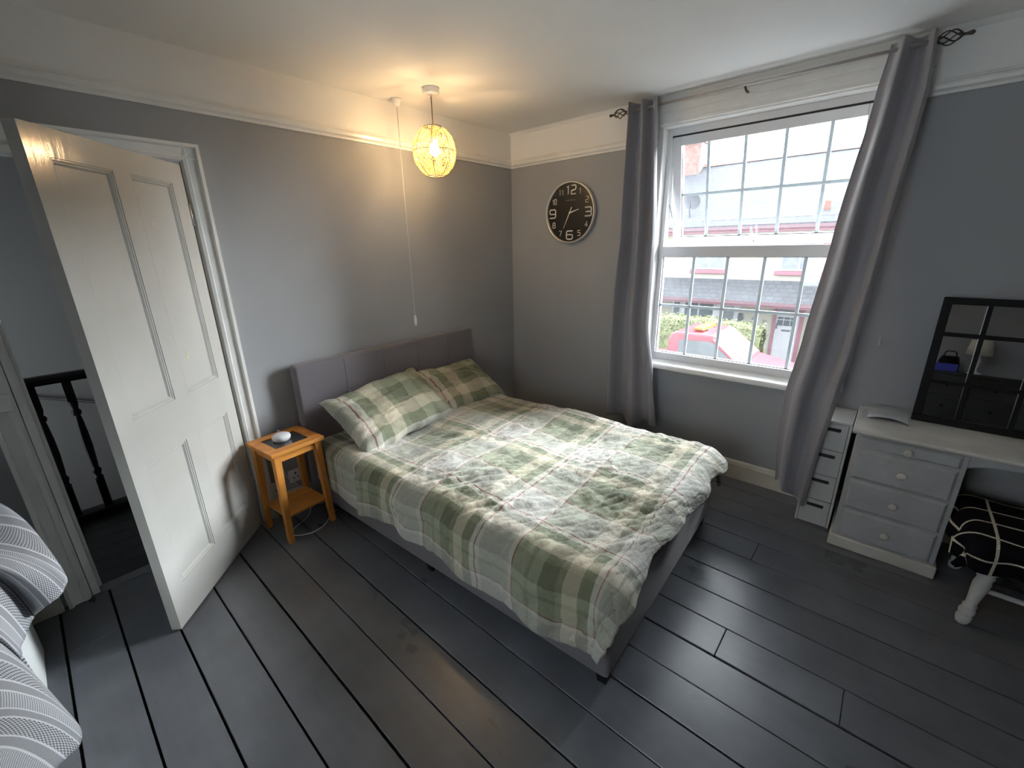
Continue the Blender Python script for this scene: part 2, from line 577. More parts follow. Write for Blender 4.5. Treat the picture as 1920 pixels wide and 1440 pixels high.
# headboard / door wall (y = 0)
wl = MB()
for a, b in (((XB, 0, 0), (DX0, 0.12, RAIL)), ((DX1, 0, 0), (0.0, 0.12, RAIL)), ((DX0, 0, DZ), (DX1, 0.12, RAIL))):
    wl.box(a, b)
wall_left = tag(wl.build('wall_left', 'wall'), label='grey painted wall behind the bed and door', kind='structure')
box('frieze', (XB, 0, RAIL), (0.0, 0.12, CEIL), 'white', wall_left)
# window wall (x = 0)
wr = MB()
for a, b in (((0, 0.12, -0.1), (0.2, WY0, RAIL)), ((0, WY1, -0.1), (0.2, YB, RAIL)), ((0, WY0, -0.1), (0.2, WY1, WZ0 - 0.005))):
    wr.box(a, b)
wall_right = tag(wr.build('wall_right', 'wall'), label='grey painted wall around the window', kind='structure')
fz = MB()
fz.box((0, 0.12, RAIL), (0.2, WY0, CEIL)).box((0, WY1, RAIL), (0.2, YB, CEIL)).box((0, WY0, WZ1), (0.2, WY1, CEIL))
fz.build('frieze', 'white', wall_right)
RY0, RY1, RZ0, RZ1 = -1.65, -2.45, 0.95, 1.90      # added window, unseen behind the camera, for fill light
rw = MB().box((XB - 0.1, 0.0, 0), (XB, RY0, CEIL)).box((XB - 0.1, RY1, 0), (XB, YB, CEIL)).box((XB - 0.1, RY0, 0), (XB, RY1, RZ0)).box((XB - 0.1, RY0, RZ1), (XB, RY1, CEIL))
tag(rw.build('wall_rear', 'wall'), label='grey wall opposite the window', kind='structure')
w3 = empty('fill_window_rear', (XB, -2.05, RZ0), label='added unseen window behind the camera giving fill light', kind='structure')
for a_, b_ in (((-0.08, 0.401, 0), (-0.02, 0.35, 0.95)), ((-0.08, -0.401, 0), (-0.02, -0.35, 0.95)), ((-0.08, 0.35, 0), (-0.02, -0.35, 0.05)), ((-0.08, 0.35, 0.90), (-0.02, -0.35, 0.95)), ((-0.08, 0.03, 0.05), (-0.02, -0.03, 0.90))):
    box('frame_bar', a_, b_, 'upvc', w3, 0.003)
box('pane', (-0.052, -0.35, 0.05), (-0.048, 0.35, 0.90), 'glass', w3)
box('window_sill', (-0.03, -0.44, -0.03), (0.06, 0.44, -0.001), 'trim', w3, 0.004)
tag(MB().box((XB, YB - 0.1, 0), (0.2, YB, CEIL)).build('wall_near', 'wall'), label='grey wall opposite the bed', kind='structure')

# picture rails (moulded profile) and skirtings
def mould(name, prof, axis, a, b, mat, **kw):
    return tag(MB().prism(prof, axis, a, b).build(name, mat), **kw)
pr = [(0, 0), (0.012, 0.0), (0.016, 0.012), (0.030, 0.020), (0.034, 0.034), (0.030, 0.044), (0.018, 0.050), (0.014, 0.064), (0, 0.066)]
mould('trim_1', [(-d, RAIL + h) for d, h in pr], 'x', XB, -0.001, 'trim', label='white picture rail on the bed wall', kind='structure')
mould('trim_2', [(-d, RAIL + h) for d, h in pr], 'y', -0.001, -1.19, 'trim', label='white picture rail above the clock', kind='structure')
mould('trim_3', [(-d, RAIL + h) for d, h in pr], 'y', -2.63, YB, 'trim', label='white picture rail right of the window', kind='structure')
sk = [(0, 0), (0.02, 0), (0.02, 0.105), (0.016, 0.112), (0.014, 0.122), (0.006, 0.132), (0, 0.135)]
mould('baseboard_right', [(-d, h) for d, h in sk], 'y', -0.02, YB, 'skirt', label='cream skirting board under the window', kind='structure')
mould('baseboard_left', [(-d, h) for d, h in sk], 'x', -2.315, -0.0, 'skirt', label='cream skirting board behind the bed', kind='structure')
bl = mould('baseboard_door', [(-d * 1.4, h * 0.82) for d, h in sk], 'x', XB, -3.262, 'skirt', label='chipped cream skirting board left of the door', kind='structure')
box('plinth_block', (-3.30, -0.036, 0), (-3.268, 0, 0.12), 'skirt', bl, 0.003)
# light coving bead where ceiling meets window wall
mould('trim_4', [(-0.022, CEIL), (0, CEIL - 0.022), (0, CEIL)], 'y', 0, YB, 'ceil', label='thin plaster bead between ceiling and window wall', kind='structure')

# ------------------------------------------------------------------ door frame
fr = empty('trim_5', (0, 0, 0), label='white moulded door surround', kind='structure')
arch = [(0, 0), (0.010, -0.018), (0.024, -0.022), (0.030, -0.016), (0.062, -0.020), (0.068, -0.034), (0.082, -0.034), (0.084, 0)]
# side architraves (profile in x,y extruded in z) and head
AX = 0.082
def arc_side(xi, sgn):
    poly = [(xi + sgn * a, y) for a, y in arch]
    return MB().prism(poly, 'z', 0, DZ + 0.072).build('architrave', 'trim', fr)
arc_side(DX1 + 0.0, 1)
arc_side(DX0 - 0.0, -1)
MB().prism([(y, DZ - 0.0 + a) for a, y in arch], 'x', DX0 - 0.082, DX1 + 0.082).build('architrave_head', 'trim', fr)
box('jamb', (DX1 - 0.002, 0.0, 0), (DX1 - 0.03, 0.12, DZ), 'trim', fr, 0.002)
box('jamb', (DX0 + 0.002, 0.0, 0), (DX0 + 0.03, 0.12, DZ), 'trim', fr, 0.002)
box('head_jamb', (DX0 + 0.03, 0.0, DZ - 0.028), (DX1 - 0.03, 0.12, DZ), 'trim', fr, 0.002)
box('door_stop', (DX0 + 0.03, 0.045, 0), (DX0 + 0.042, 0.075, DZ - 0.03), 'trim', fr, 0.002)
box('threshold', (DX0 + 0.03, -0.012, -0.002), (DX1 - 0.03, 0.055, 0.008), 'floor', fr, 0.004)
box('strike_box', (DX0 - 0.06, -0.040, 0.985), (DX0 - 0.006, -0.016, 1.055), 'trim', fr, 0.004)

# ------------------------------------------------------------------ door leaf (local: x along the leaf from the hinge, y through it)
ang = math.atan2(-0.5922 + 0.03, -2.9369 + 2.4046)
DW, DT, DH = 0.765, 0.040, 1.975
door = empty('door_1', (-2.4185, -0.0175, 0.010), ang, label='white four-panel door standing half open', kind='structure')
# +y local side is towards ... the visible face is the one facing the window
zr = [0.0, 0.185, 0.762, 0.958, 1.885, DH]
f = 'door'
box('stile', (0.0, -DT / 2, 0), (0.086, DT / 2, DH), f, door)
box('stile', (0.684, -DT / 2, 0), (DW, DT / 2, DH), f, door)
box('rail', (0.086, -DT / 2, 0), (0.684, DT / 2, zr[1]), f, door)
box('rail', (0.086, -DT / 2, zr[2]), (0.684, DT / 2, zr[3]), f, door)
box('rail', (0.086, -DT / 2, zr[4]), (0.684, DT / 2, DH), f, door)
for z0, z1 in ((zr[1], zr[2]), (zr[3], zr[4])):
    box('muntin', (0.342, -DT / 2, z0), (0.428, DT / 2, z1), f, door)
    for x0, x1 in ((0.086, 0.342), (0.428, 0.684)):
        box('panel', (x0 - 0.004, -0.006, z0 - 0.004), (x1 + 0.004, 0.006, z1 + 0.004), f, door)
        bd = MB()
        for s in (-1, 1):
            yy = s * 0.006; yo = s * (DT / 2 - 0.003); w = 0.020
            bead = [(0, yy), (0, yo), (0.006, yo), (0.009, s * 0.013), (0.014, s * 0.014), (w, yy)]
            bd.prism([(x0 + a, y) for a, y in bead], 'z', z0, z1)
            bd.prism([(x1 - a, y) for a, y in bead], 'z', z0, z1)
            bd.prism([(y, z0 + a) for a, y in bead], 'x', x0, x1)
            bd.prism([(y, z1 - a) for a, y in bead], 'x', x0, x1)
        bd.build('panel_moulding', f, door)
for z in (0.27, 1.755):
    h = MB().tube([(-0.004, 0, z - 0.045), (-0.004, 0, z + 0.045)], 0.0065, 10)
    h.lathe([(0.0078, -0.003), (0.0078, 0.003)], (-0.004, 0, z + 0.047), n=10).lathe([(0.0078, -0.003), (0.0078, 0.003)], (-0.004, 0, z - 0.047), n=10)
    ho = h.build('hinge', 'steel', door, True)
    ho.location = (0, 0.020, 0)
# old filler spots on the visible face
def spot(x, z, rx, rz, s):
    rnd = random.Random(int(x * 999)); pts = []
    for k in range(14):
        a = 2 * math.pi * k / 14; q = rnd.uniform(0.7, 1.1)
        pts.append((x + rx * q * math.cos(a), z + rz * q * math.sin(a)))
    return MB().prism(pts, 'y', s * 0.0055, s * 0.0068)
for x, z, rx, rz in ((0.255, 1.12, 0.012, 0.025), (0.262, 1.70, 0.009, 0.012), (0.262, 1.50, 0.006, 0.012)):
    spot(x, z, rx, rz, 1).build('filler_patch', 'filler', door)

# ------------------------------------------------------------------ landing seen through the door
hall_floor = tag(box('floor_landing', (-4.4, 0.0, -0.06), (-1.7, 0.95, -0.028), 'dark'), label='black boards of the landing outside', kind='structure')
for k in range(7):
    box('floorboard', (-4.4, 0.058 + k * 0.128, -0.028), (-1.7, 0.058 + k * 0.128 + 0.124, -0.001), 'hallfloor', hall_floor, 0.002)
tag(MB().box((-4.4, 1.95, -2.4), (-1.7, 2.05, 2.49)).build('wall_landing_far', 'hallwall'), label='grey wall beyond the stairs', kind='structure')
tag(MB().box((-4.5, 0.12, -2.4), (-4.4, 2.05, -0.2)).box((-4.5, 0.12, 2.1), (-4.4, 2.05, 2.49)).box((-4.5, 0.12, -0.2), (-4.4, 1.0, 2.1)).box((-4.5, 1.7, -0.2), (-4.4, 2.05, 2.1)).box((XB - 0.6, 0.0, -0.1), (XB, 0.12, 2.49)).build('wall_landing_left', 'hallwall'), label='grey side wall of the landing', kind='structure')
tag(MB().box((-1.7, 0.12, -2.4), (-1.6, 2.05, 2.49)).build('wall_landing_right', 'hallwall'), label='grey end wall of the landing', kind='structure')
tag(box('ceiling_landing', (-4.5, 0.12, 2.49), (-1.6, 2.05, 2.59), 'ceil'), label='white landing ceiling', kind='structure')
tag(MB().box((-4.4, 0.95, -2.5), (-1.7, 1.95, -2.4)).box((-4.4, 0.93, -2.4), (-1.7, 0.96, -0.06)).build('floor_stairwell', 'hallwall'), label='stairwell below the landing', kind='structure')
tag(box('fill_window_landing', (-4.46, 1.0, -0.2), (-4.45, 1.7, 2.1), 'glass'), label='added unseen window lighting the landing and stairs', kind='structure')  # pane of a window added out of view to brighten the landing
# sloping dado on the far wall
dd = MB()
for o, t in ((0.0, 0.045), (0.05, 0.012)):
    dd.hexa([(-4.2, 1.925, 0.98 + o), (-2.2, 1.925, 0.15 + o), (-2.2, 1.95, 0.15 + o), (-4.2, 1.95, 0.98 + o),
             (-4.2, 1.93, 0.98 + o + t), (-2.2, 1.93, 0.15 + o + t), (-2.2, 1.95, 0.15 + o + t), (-4.2, 1.95, 0.98 + o + t)])
tag(dd.build('trim_6', 'hallwall'), label='sloping dado rail along the stairs', kind='structure')
ban = empty('stair_banister', (-3.0, 0.9, 0), label='black turned banister at the top of the stairs', cat='banister')
MB().prism([(-0.028, 0.885), (0.028, 0.885), (0.034, 0.90), (0.034, 0.92), (0.02, 0.935), (-0.02, 0.935), (-0.034, 0.92), (-0.034, 0.90)], 'x', -1.35, 1.25).build('handrail', 'black', ban)
box('base_rail', (-1.35, -0.05, -0.02), (1.25, 0.05, 0.045), 'black', ban, 0.004)
bal = MB()
bal.box((-0.02, -0.02, 0.045), (0.02, 0.02, 0.24)).box((-0.02, -0.02, 0.76), (0.02, 0.02, 0.89))
bal.lathe([(0.018, 0.24), (0.023, 0.25), (0.014, 0.265), (0.020, 0.285), (0.024, 0.30), (0.014, 0.32), (0.017, 0.345), (0.022, 0.46), (0.021, 0.56), (0.016, 0.65),
           (0.013, 0.665), (0.023, 0.68), (0.024, 0.695), (0.014, 0.71), (0.020, 0.735), (0.022, 0.75), (0.018, 0.76)], n=14)
b0 = bal.build('baluster', 'black', ban, bevel=0.0)
b0.location = (-0.135 - 0.146 * 7, 0, 0)
for k in range(1, 16):
    share(b0, 'baluster', (-0.135 + 0.146 * (k - 7), 0, 0), ban)

# ------------------------------------------------------------------ window
win = empty('window_1', (0.0, -1.91, WZ0), label='white framed window with georgian bars and an open top light', kind='structure')
def wbox(name, a, b, mat='upvc', parent=win, bevel=0.003):
    o = MB().box((a[0], a[1] + 1.91, a[2] - WZ0), (b[0], b[1] + 1.91, b[2] - WZ0)).build(name, mat, parent, bevel=bevel)
    return o
FY0, FY1 = -1.338, -2.484
wbox('frame_side', (0.075, FY0 + 0.002, WZ0), (0.145, FY0 - 0.030, 2.314))
wbox('frame_side', (0.075, FY1 - 0.002, WZ0), (0.145, FY1 + 0.030, 2.314))
wbox('frame_head', (0.075, FY0 - 0.030, 2.272), (0.145, FY1 + 0.030, 2.314))
wbox('frame_bottom', (0.07, FY0 - 0.030, WZ0), (0.145, FY1 + 0.030, 0.808))
wbox('transom', (0.068, FY0 - 0.030, 1.502), (0.145, FY1 + 0.030, 1.572))
wbox('reveal_lining', (0.0, WY0, WZ0), (0.145, FY0, 2.314), 'trim')
wbox('reveal_lining', (0.0, FY1, WZ0), (0.145, WY1, 2.314), 'trim')
wbox('reveal_soffit', (-0.004, WY0, 2.314), (0.145, WY1, 2.335), 'trim')
# head casing with beads, side casings
wbox('casing_head', (-0.030, -1.20, 2.345), (0.0, -2.62, 2.440), 'trim', bevel=0.002)
wbox('casing_cap', (-0.048, -1.19, 2.432), (0.0, -2.63, 2.444), 'trim', bevel=0.002)
wbox('casing_bead', (-0.040, -1.20, 2.390), (-0.028, -2.62, 2.400), 'trim', bevel=0.002)
wbox('casing_lip', (-0.022, -1.215, 2.325), (0.0, -2.605, 2.346), 'trim', bevel=0.002)
wbox('casing_side', (-0.025, -1.20, WZ0), (0.0, -1.298, 2.345), 'trim', bevel=0.003)
wbox('casing_side', (-0.025, -2.522, WZ0), (0.0, -2.55, 2.345), 'trim', bevel=0.003)
sill = MB().prism([(0.075, 0.0), (0.075, 0.012), (-0.052, 0.0), (-0.060, -0.010), (-0.060, -0.028), (-0.052, -0.036), (-0.03, -0.036), (0.0, -0.036), (0.0, -0.006)], 'y', 0.73, -0.585).build('window_sill', 'trim', win)
# lower fixed light
yb = [-1.583, -1.802, -2.020, -2.238]
def grp(x, y, z):
    return (x, y + 1.91, z - WZ0)
pane = wbox('pane', (0.108, FY0 - 0.029, 0.806), (0.112, FY1 + 0.029, 1.504), 'glass', bevel=0)
for y in yb:
    wbox('glazing_bar', (0.103, y + 0.0095, 0.808), (0.117, y - 0.0095, 1.502), 'lead', bevel=0.003)
wbox('glazing_bar', (0.1025, FY0 - 0.03, 1.1485), (0.1175, FY1 + 0.03, 1.1675), 'lead', bevel=0.003)
sl = MB()
for a, b in (((0.098, -1.366, 0.806), (0.106, FY1 + 0.03, 0.811)), ((0.098, -1.366, 1.499), (0.106, FY1 + 0.03, 1.504)), ((0.098, -1.366, 0.806), (0.106, -1.371, 1.504))):
    sl.box(grp(*a), grp(*b))
sl.build('glazing_seal', 'seal', win)
# tilted top light, hinged at its head: local frame at the hinge line
TILT = math.atan2(0.15, 0.64)
Hs = 0.70
sash = empty('top_light', (0.105, 0, 2.268 - WZ0))
sash.parent = win
sash.rotation_euler = (0, -TILT, 0)
def sbox(name, a, b, mat='upvc', bevel=0.003):
    return MB().box((a[0], a[1] + 1.91, a[2]), (b[0], b[1] + 1.91, b[2])).build(name, mat, sash, bevel=bevel)
SY0, SY1 = -1.372, -2.450
sbox('sash_stile', (-0.03, SY0, -Hs), (0.03, SY0 - 0.055, 0))
sbox('sash_stile', (-0.03, SY1, -Hs), (0.03, SY1 + 0.055, 0))
sbox('sash_rail', (-0.03, SY0 - 0.055, -0.055), (0.03, SY1 + 0.055, 0))
sbox('sash_rail', (-0.03, SY0 - 0.055, -Hs), (0.03, SY1 + 0.055, -Hs + 0.055))
sbox('pane', (-0.002, SY0 - 0.054, -Hs + 0.054), (0.002, SY1 + 0.054, -0.054), 'glass', 0)
for y in (-1.595, -1.813, -2.030, -2.245):
    sbox('glazing_bar', (-0.007, y + 0.0095, -Hs + 0.055), (0.007, y - 0.0095, -0.055), 'lead')
sbox('glazing_bar', (-0.0075, SY0 - 0.055, -0.372), (0.0075, SY1 + 0.055, -0.353), 'lead')
ss = MB()
for a, b in (((-0.012, SY0 - 0.053, -Hs + 0.053), (-0.004, SY1 + 0.053, -Hs + 0.058)), ((-0.012, SY0 - 0.053, -Hs + 0.053), (-0.004, SY0 - 0.058, -0.053))):
    ss.box((a[0], a[1] + 1.91, a[2]), (b[0], b[1] + 1.91, b[2]))
ss.build('glazing_seal', 'seal', sash)
hy = -1.905 + 1.91
hd = MB().box((-0.046, hy - 0.02, -Hs + 0.010), (-0.030, hy + 0.02, -Hs + 0.040))
hd.tube([(-0.046, hy, -Hs + 0.025), (-0.058, hy, -Hs + 0.027), (-0.060, hy + 0.004, -Hs + 0.07), (-0.060, hy + 0.012, -Hs + 0.115)], [0.008, 0.008, 0.0075, 0.006], 8)
hh = hd.build('window_handle', 'plastic', sash, bevel=0.002)
MB().lathe([(0.007, 0), (0.007, 0.003)], (-0.049, hy - 0.004, -Hs + 0.024), 'x', 12).build('lock_barrel', 'seal', sash)
wbox('head_gap', (0.078, FY0 - 0.03, 2.258), (0.09, FY1 + 0.03, 2.273), 'seal', bevel=0)
# stay arm of the open light
MB().tube([grp(0.11, -1.374, 1.85), grp(0.20, -1.376, 1.72), grp(0.235, -1.378, 1.66)], 0.004, 6).build('stay_arm', 'steel', win)

# ================================================================== BED
TH = R(2.7)
bed = empty('bed', (-1.3375, -0.08, 0), TH, label='charcoal upholstered double bed with a buttoned headboard', cat='bed')
# local: +x along the headboard to the window side, -y towards the foot
hb = MB()
def soft_box(a, b, r=0.02, n=3):
    """box with rounded edges made by a bevelled bmesh"""
    bm = bmesh.new()
    bmesh.ops.create_cube(bm, size=1.0)
    for v in bm.verts:
        v.co = Vector(((a[i] + b[i]) / 2 + v.co[i] * (b[i] - a[i]) for i in range(3)))
    bmesh.ops.bevel(bm, geom=bm.edges[:] + bm.verts[:], offset=r, segments=n, profile=0.5, affect='EDGES')
    m = MB()
    bm.verts.ensure_lookup_table()
    m.v = [tuple(v.co) for v in bm.verts]
    m.f = [tuple(v.index for v in f.verts) for f in bm.faces]
    bm.free()
    return m
hbo = soft_box((-0.752, 0.0, 0.0), (0.755, 0.075, 0.945), 0.018).build('headboard', 'charcoal', bed, True)
bx = [-0.60, -0.445, -0.145, 0.155, 0.455]
def button(x, z):
    return MB().lathe([(0.002, -0.012), (0.010, -0.0115), (0.016, -0.008), (0.019, -0.002), (0.018, 0.004)], (x, 0, z), 'y', 16)
for x in (-0.435, -0.140, 0.160, 0.462):
    for z in (0.700, 0.45):
        button(x, z).build('button', 'charcoal', hbo, True)
sm = MB()
for x in (-0.435, -0.140, 0.160, 0.462):
    sm.tube([(x, -0.0005, 0.35), (x, -0.0015, 0.72), (x, -0.0005, 0.93), (x, 0.010, 0.9455), (x, 0.06, 0.9455)], 0.0016, 5)
sm.build('seam', 'charcoal', hbo)
BX0, BX1, BY = -0.718, 0.600, -2.02
soft_box((BX0, BY, 0.055), (BX0 + 0.05, -0.002, 0.335), 0.012).build('side_rail', 'charcoal', bed, True)
soft_box((BX1 - 0.05, BY, 0.055), (BX1, -0.002, 0.335), 0.012).build('side_rail', 'charcoal', bed, True)
soft_box((BX0 + 0.001, BY - 0.012, 0.055), (BX1 - 0.001, BY + 0.045, 0.335), 0.014).build('foot_rail', 'charcoal', bed, True)
box('slat_base', (BX0 + 0.05, BY + 0.045, 0.20), (BX1 - 0.05, -0.004, 0.225), 'dark', bed)
for x in (BX0 + 0.04, BX1 - 0.05):
    for y in (BY + 0.02, -1.02, -0.10):
        MB().hexa([(x - .018, y - .018, 0), (x + .018, y - .018, 0), (x + .018, y + .018, 0), (x - .018, y + .018, 0),
                   (x - .024, y - .024, .056), (x + .024, y - .024, .056), (x + .024, y + .024, .056), (x - .024, y + .024, .056)]).build('leg', 'black', bed)
soft_box((BX0 + 0.045, BY + 0.04, 0.226), (BX1 - 0.045, -0.004, 0.452), 0.05, 4).build('mattress', 'mattress', bed, True)

# generic draped sheet over a box edge
def drape(o, rr):
    """o: overhang distance -> (outward, down)"""
    q = rr * math.pi / 2
    if o <= 0:
        return 0.0, 0.0
    if o < q:
        a = o / rr
        return rr * math.sin(a), rr * (1 - math.cos(a))
    return rr, rr + (o - q)

def ridge(p, k=4):
    s, a = 0.0, 1.0
    p = Vector(p)
    for _ in range(k):
        s += a * (1 - abs(noise.noise(p)) * 2.2)
        p = p * 1.9 + Vector((3.1, 1.7, 0)); a *= 0.5
    return s / 1.9

duv = MB()
S0, S1 = -1.02, 0.86          # sheet extent across
T0, T1 = 0.07, 2.165          # sheet extent along (metres from headboard)
ML, MR, MF = -0.665, 0.560, 1.985
TOP = 0.478
def duvet_pt(u, v):
    s = lerp(S0, S1, u); t = lerp(T0, T1, v)
    # uneven hems
    left = max(0.0, ML - s); right = max(0.0, s - MR); foot = max(0.0, t - MF)
    if left > 0:
        k = 0.93 + 0.10 * math.sin(t * 4.2 + 0.6) + 0.07 * noise.noise(Vector((t * 5, 1, 0)))
        k *= min(1.0, 0.80 + (t - T0) * 0.6)
        left *= k
    if right > 0:
        right *= 0.75 + 0.1 * math.sin(t * 5)
    if foot > 0:
        foot *= 0.60 + 0.10 * math.sin(s * 7 + 1) + 0.16 * noise.noise(Vector((s * 4, 7, 0))) + 0.30 * max(0, (s - 0.3) / 0.3)
    ox = -left if left > 0 else right
    d = math.hypot(ox, foot)
    out, down = drape(d, 0.085)
    cx = min(max(s, ML), MR); cy = min(t, MF)
    if d > 1e-6:
        cx += ox / d * out; cy += foot / d * out
    z = TOP - down
    # broad puffiness
    inner = min(1.0, max(0.0, (min(s - ML, MR - s, MF - t) + 0.08) / 0.22))
    pf = 0.020 * math.sin(s * 5.1 + 0.7) * math.sin(t * 4.3) + 0.030 * noise.noise(Vector((s * 2.2, t * 2.4, 3)))
    z += pf * (0.4 + 0.6 * inner)
    z += 0.018 * math.exp(-((s + 0.1) ** 2 + (t - 1.25) ** 2) / 0.25)
    # wrinkles: diagonal ridges, stronger on the middle and the left drop
    ca, sa = math.cos(0.55), math.sin(0.55)
    a, b = s * ca + t * sa, -s * sa + t * ca
    wr = ridge((a * 2.6, b * 8.5, 0.3), 4) - 0.35
    amt = 0.35 + 0.65 * max(0.0, min(1.0, 0.5 + 1.4 * noise.noise(Vector((s * 2.0 + 4, t * 2.0, 9)))))
    amt *= min(1.0, max(0.25, (t - 0.45) / 0.5))
    h = 0.022 * wr * amt + 0.012 * amt * max(0.0, ridge((a * 3.4 + 7, b * 15.0, 2.2), 3) - 0.55)
    f2 = 0.006 * (ridge((s * 9 + 2, t * 12, 5.5), 3) - 0.35) + 0.0085 * (ridge((a * 8, b * 27, 8.1), 2) - 0.35) * amt
    hang = min(1.0, d / 0.12)
    z += (h + f2) * (1 - hang)
    if d > 1e-6:
        # pleats of the hanging part push outward
        w = 0.024 * hang * (math.sin((t if left > foot else s) * 15 + 2.2 * noise.noise(Vector((s, t * 2, 0)))) * 0.6 + 0.7 * (wr)) + 0.012 * hang
        cx += ox / d * w; cy += foot / d * w
    # far-left head end lifts a little under the pillows
    if t < 0.55:
        cx = max(cx, -0.742)
    return (cx, -cy, z)
def duvet_uv(u, v):
    return (lerp(S0, S1, u) + 0.56, lerp(T0, T1, v) - 0.89)
duv.grid(duvet_pt, 290, 310, duvet_uv)
duvet = duv.build('duvet', 'plaid', None, True, fix=False)
duvet.location = bed.location; duvet.rotation_euler = (0, 0, TH)
sd = duvet.modifiers.new('thick', 'SOLIDIFY'); sd.thickness = 0.022; sd.offset = 0.0
tag(duvet, 'crumpled green and cream tartan duvet spread over the bed', 'duvet')

def pillow(name, label, loc, rot, hw, hd, th, seed, uvo):
    m = MB()
    def surf(sgn):
        def fn(u, v):
            a, b = u * 2 - 1, v * 2 - 1
            ex = 1 - 0.07 * (1 - abs(b) ** 2.2) * 1.0
            ey = 1 - 0.09 * (1 - abs(a) ** 2.2) * 1.0
            x = hw * a * (ex if abs(a) > 0.0 else 1); y = hd * b * ey
            prof = max(0.0, (1 - abs(a) ** 3.4)) ** 0.46 * max(0.0, (1 - abs(b) ** 3.0)) ** 0.5
            n1 = noise.noise(Vector((a * 1.5 + seed, b * 1.5, sgn)))
            wr = ridge((a * 2.2 + seed, b * 5.0 + a * 2, sgn * 2 + 0.5), 4) - 0.35
            edge = min(1.0, prof * 1.6)
            z = sgn * (th * prof * (1 + 0.22 * n1) + 0.020 * wr * edge) + 0.014 * math.sin(a * 5 + seed) * (1 - prof)
            x += 0.008 * noise.noise(Vector((b * 4, seed, 1))); y += 0.012 * noise.noise(Vector((a * 5, seed, 2)))
            return (x, y, z)
        return fn
    uvf = lambda u, v: (-0.55 * (u * 2 - 1) * hw + uvo[0], -0.6 * (v * 2 - 1) * hd + uvo[1])
    m.grid(surf(1), 70, 50, uvf)
    m.grid(surf(-1), 70, 50, uvf)
    o = m.build(name, 'plaid', None, True, fix=False)
    bm = bmesh.new(); bm.from_mesh(o.data)
    bmesh.ops.remove_doubles(bm, verts=bm.verts, dist=0.0008)
    bmesh.ops.recalc_face_normals(bm, faces=bm.faces[:])
    bm.to_mesh(o.data); bm.free()
    o.location = loc; o.rotation_euler = rot
    return tag(o, label, 'pillow', 'tartan pillows against the headboard')
pillow('pillow', 'green tartan pillow nearer the bedside table, overlapping the other pillow', (-1.630, -0.372, 0.612), (R(34), R(-4), R(6)), 0.372, 0.240, 0.095, 1.3, (0.39, 0.392))
pillow('pillow', 'green tartan pillow nearer the window, partly behind the other pillow', (-1.010, -0.315, 0.588), (R(33), R(2), R(3)), 0.345, 0.230, 0.085, 5.1, (0.405, 0.392))

# ================================================================== BEDSIDE TABLE
nt = empty('bedside_table', (-2.2415, -0.208, 0), R(5.6), label='small orange pine bedside table with a glass inset top', cat='side table')
HW, HD, TZ = 0.152, 0.147, 0.565
for nm, a, b, mt in (('top_rail', (-HW, -HD, TZ - 0.022), (HW, -HD + 0.062, TZ), 'pinex'), ('top_rail', (-HW, HD - 0.062, TZ - 0.022), (HW, HD, TZ), 'pinex'),
                     ('top_stile', (-HW, -HD + 0.062, TZ - 0.022), (-HW + 0.058, HD - 0.062, TZ), 'pine'), ('top_stile', (HW - 0.058, -HD + 0.062, TZ - 0.022), (HW, HD - 0.062, TZ), 'pine')):
    box(nm, a, b, mt, nt, 0.003)
q = N('smoky_table_glass'); q.base((0.035, 0.035, 0.038, 1)).rough(0.06); q.p.inputs['Specular IOR Level'].default_value = 0.9
M['tglass'] = q.m
box('glass_inset', (-HW + 0.056, -HD + 0.06, TZ - 0.010), (HW - 0.056, HD - 0.06, TZ - 0.005), 'tglass', nt)
for sx in (-1, 1):
    for sy in (-1, 1):
        xt, yt = sx * (HW - 0.036), sy * (HD - 0.034)
        xb, yb_ = sx * (HW - 0.022), sy * (HD - 0.020)
        a, c = 0.019, 0.015
        MB().hexa([(xb - c, yb_ - c, 0), (xb + c, yb_ - c, 0), (xb + c, yb_ + c, 0), (xb - c, yb_ + c, 0),
                   (xt - a, yt - a, TZ - 0.0225), (xt + a, yt - a, TZ - 0.0225), (xt + a, yt + a, TZ - 0.0225), (xt - a, yt + a, TZ - 0.0225)]).build('leg', 'pine', nt, bevel=0.002)
for s in (-1, 1):
    box('apron', (-HW + 0.055, s * (HD - 0.034) - 0.008, TZ - 0.068), (HW - 0.055, s * (HD - 0.034) + 0.008, TZ - 0.0225), 'pinex', nt, 0.001)
    box('apron', (s * (HW - 0.036) - 0.008, -HD + 0.053, TZ - 0.068), (s * (HW - 0.036) + 0.008, HD - 0.053, TZ - 0.0225), 'pinex', nt, 0.001)
box('shelf', (-HW + 0.03, -HD + 0.028, 0.150), (HW - 0.03, HD - 0.028, 0.164), 'pinex', nt, 0.002)

sp = MB().lathe([(0.030, 0.0), (0.038, 0.002), (0.047, 0.012), (0.0495, 0.022), (0.047, 0.032), (0.036, 0.039), (0.018, 0.0425), (0.001, 0.043)], n=36)
spo = sp.build('smart_speaker', paint('pale_grey_speaker_fabric', (0.55, 0.55, 0.57, 1), 0.85, 0.05, 300, 0.2, 600), None, True)
spo.location = (-2.255, -0.195, TZ - 0.005)
tag(spo, 'round pale grey smart speaker on the bedside table', 'speaker')
def bez(pts, n=10):
    """Catmull-Rom through points"""
    P = [Vector(p) for p in pts]; out = []
    for i in range(len(P) - 1):
        a, b, c, d = P[max(i - 1, 0)], P[i], P[i + 1], P[min(i + 2, len(P) - 1)]
        for k in range(n):
            t = k / n
            out.append(0.5 * ((2 * b) + (c - a) * t + (2 * a - 5 * b + 4 * c - d) * t * t + (3 * b - a - 3 * c + d) * t ** 3))
    out.append(P[-1])
    return out
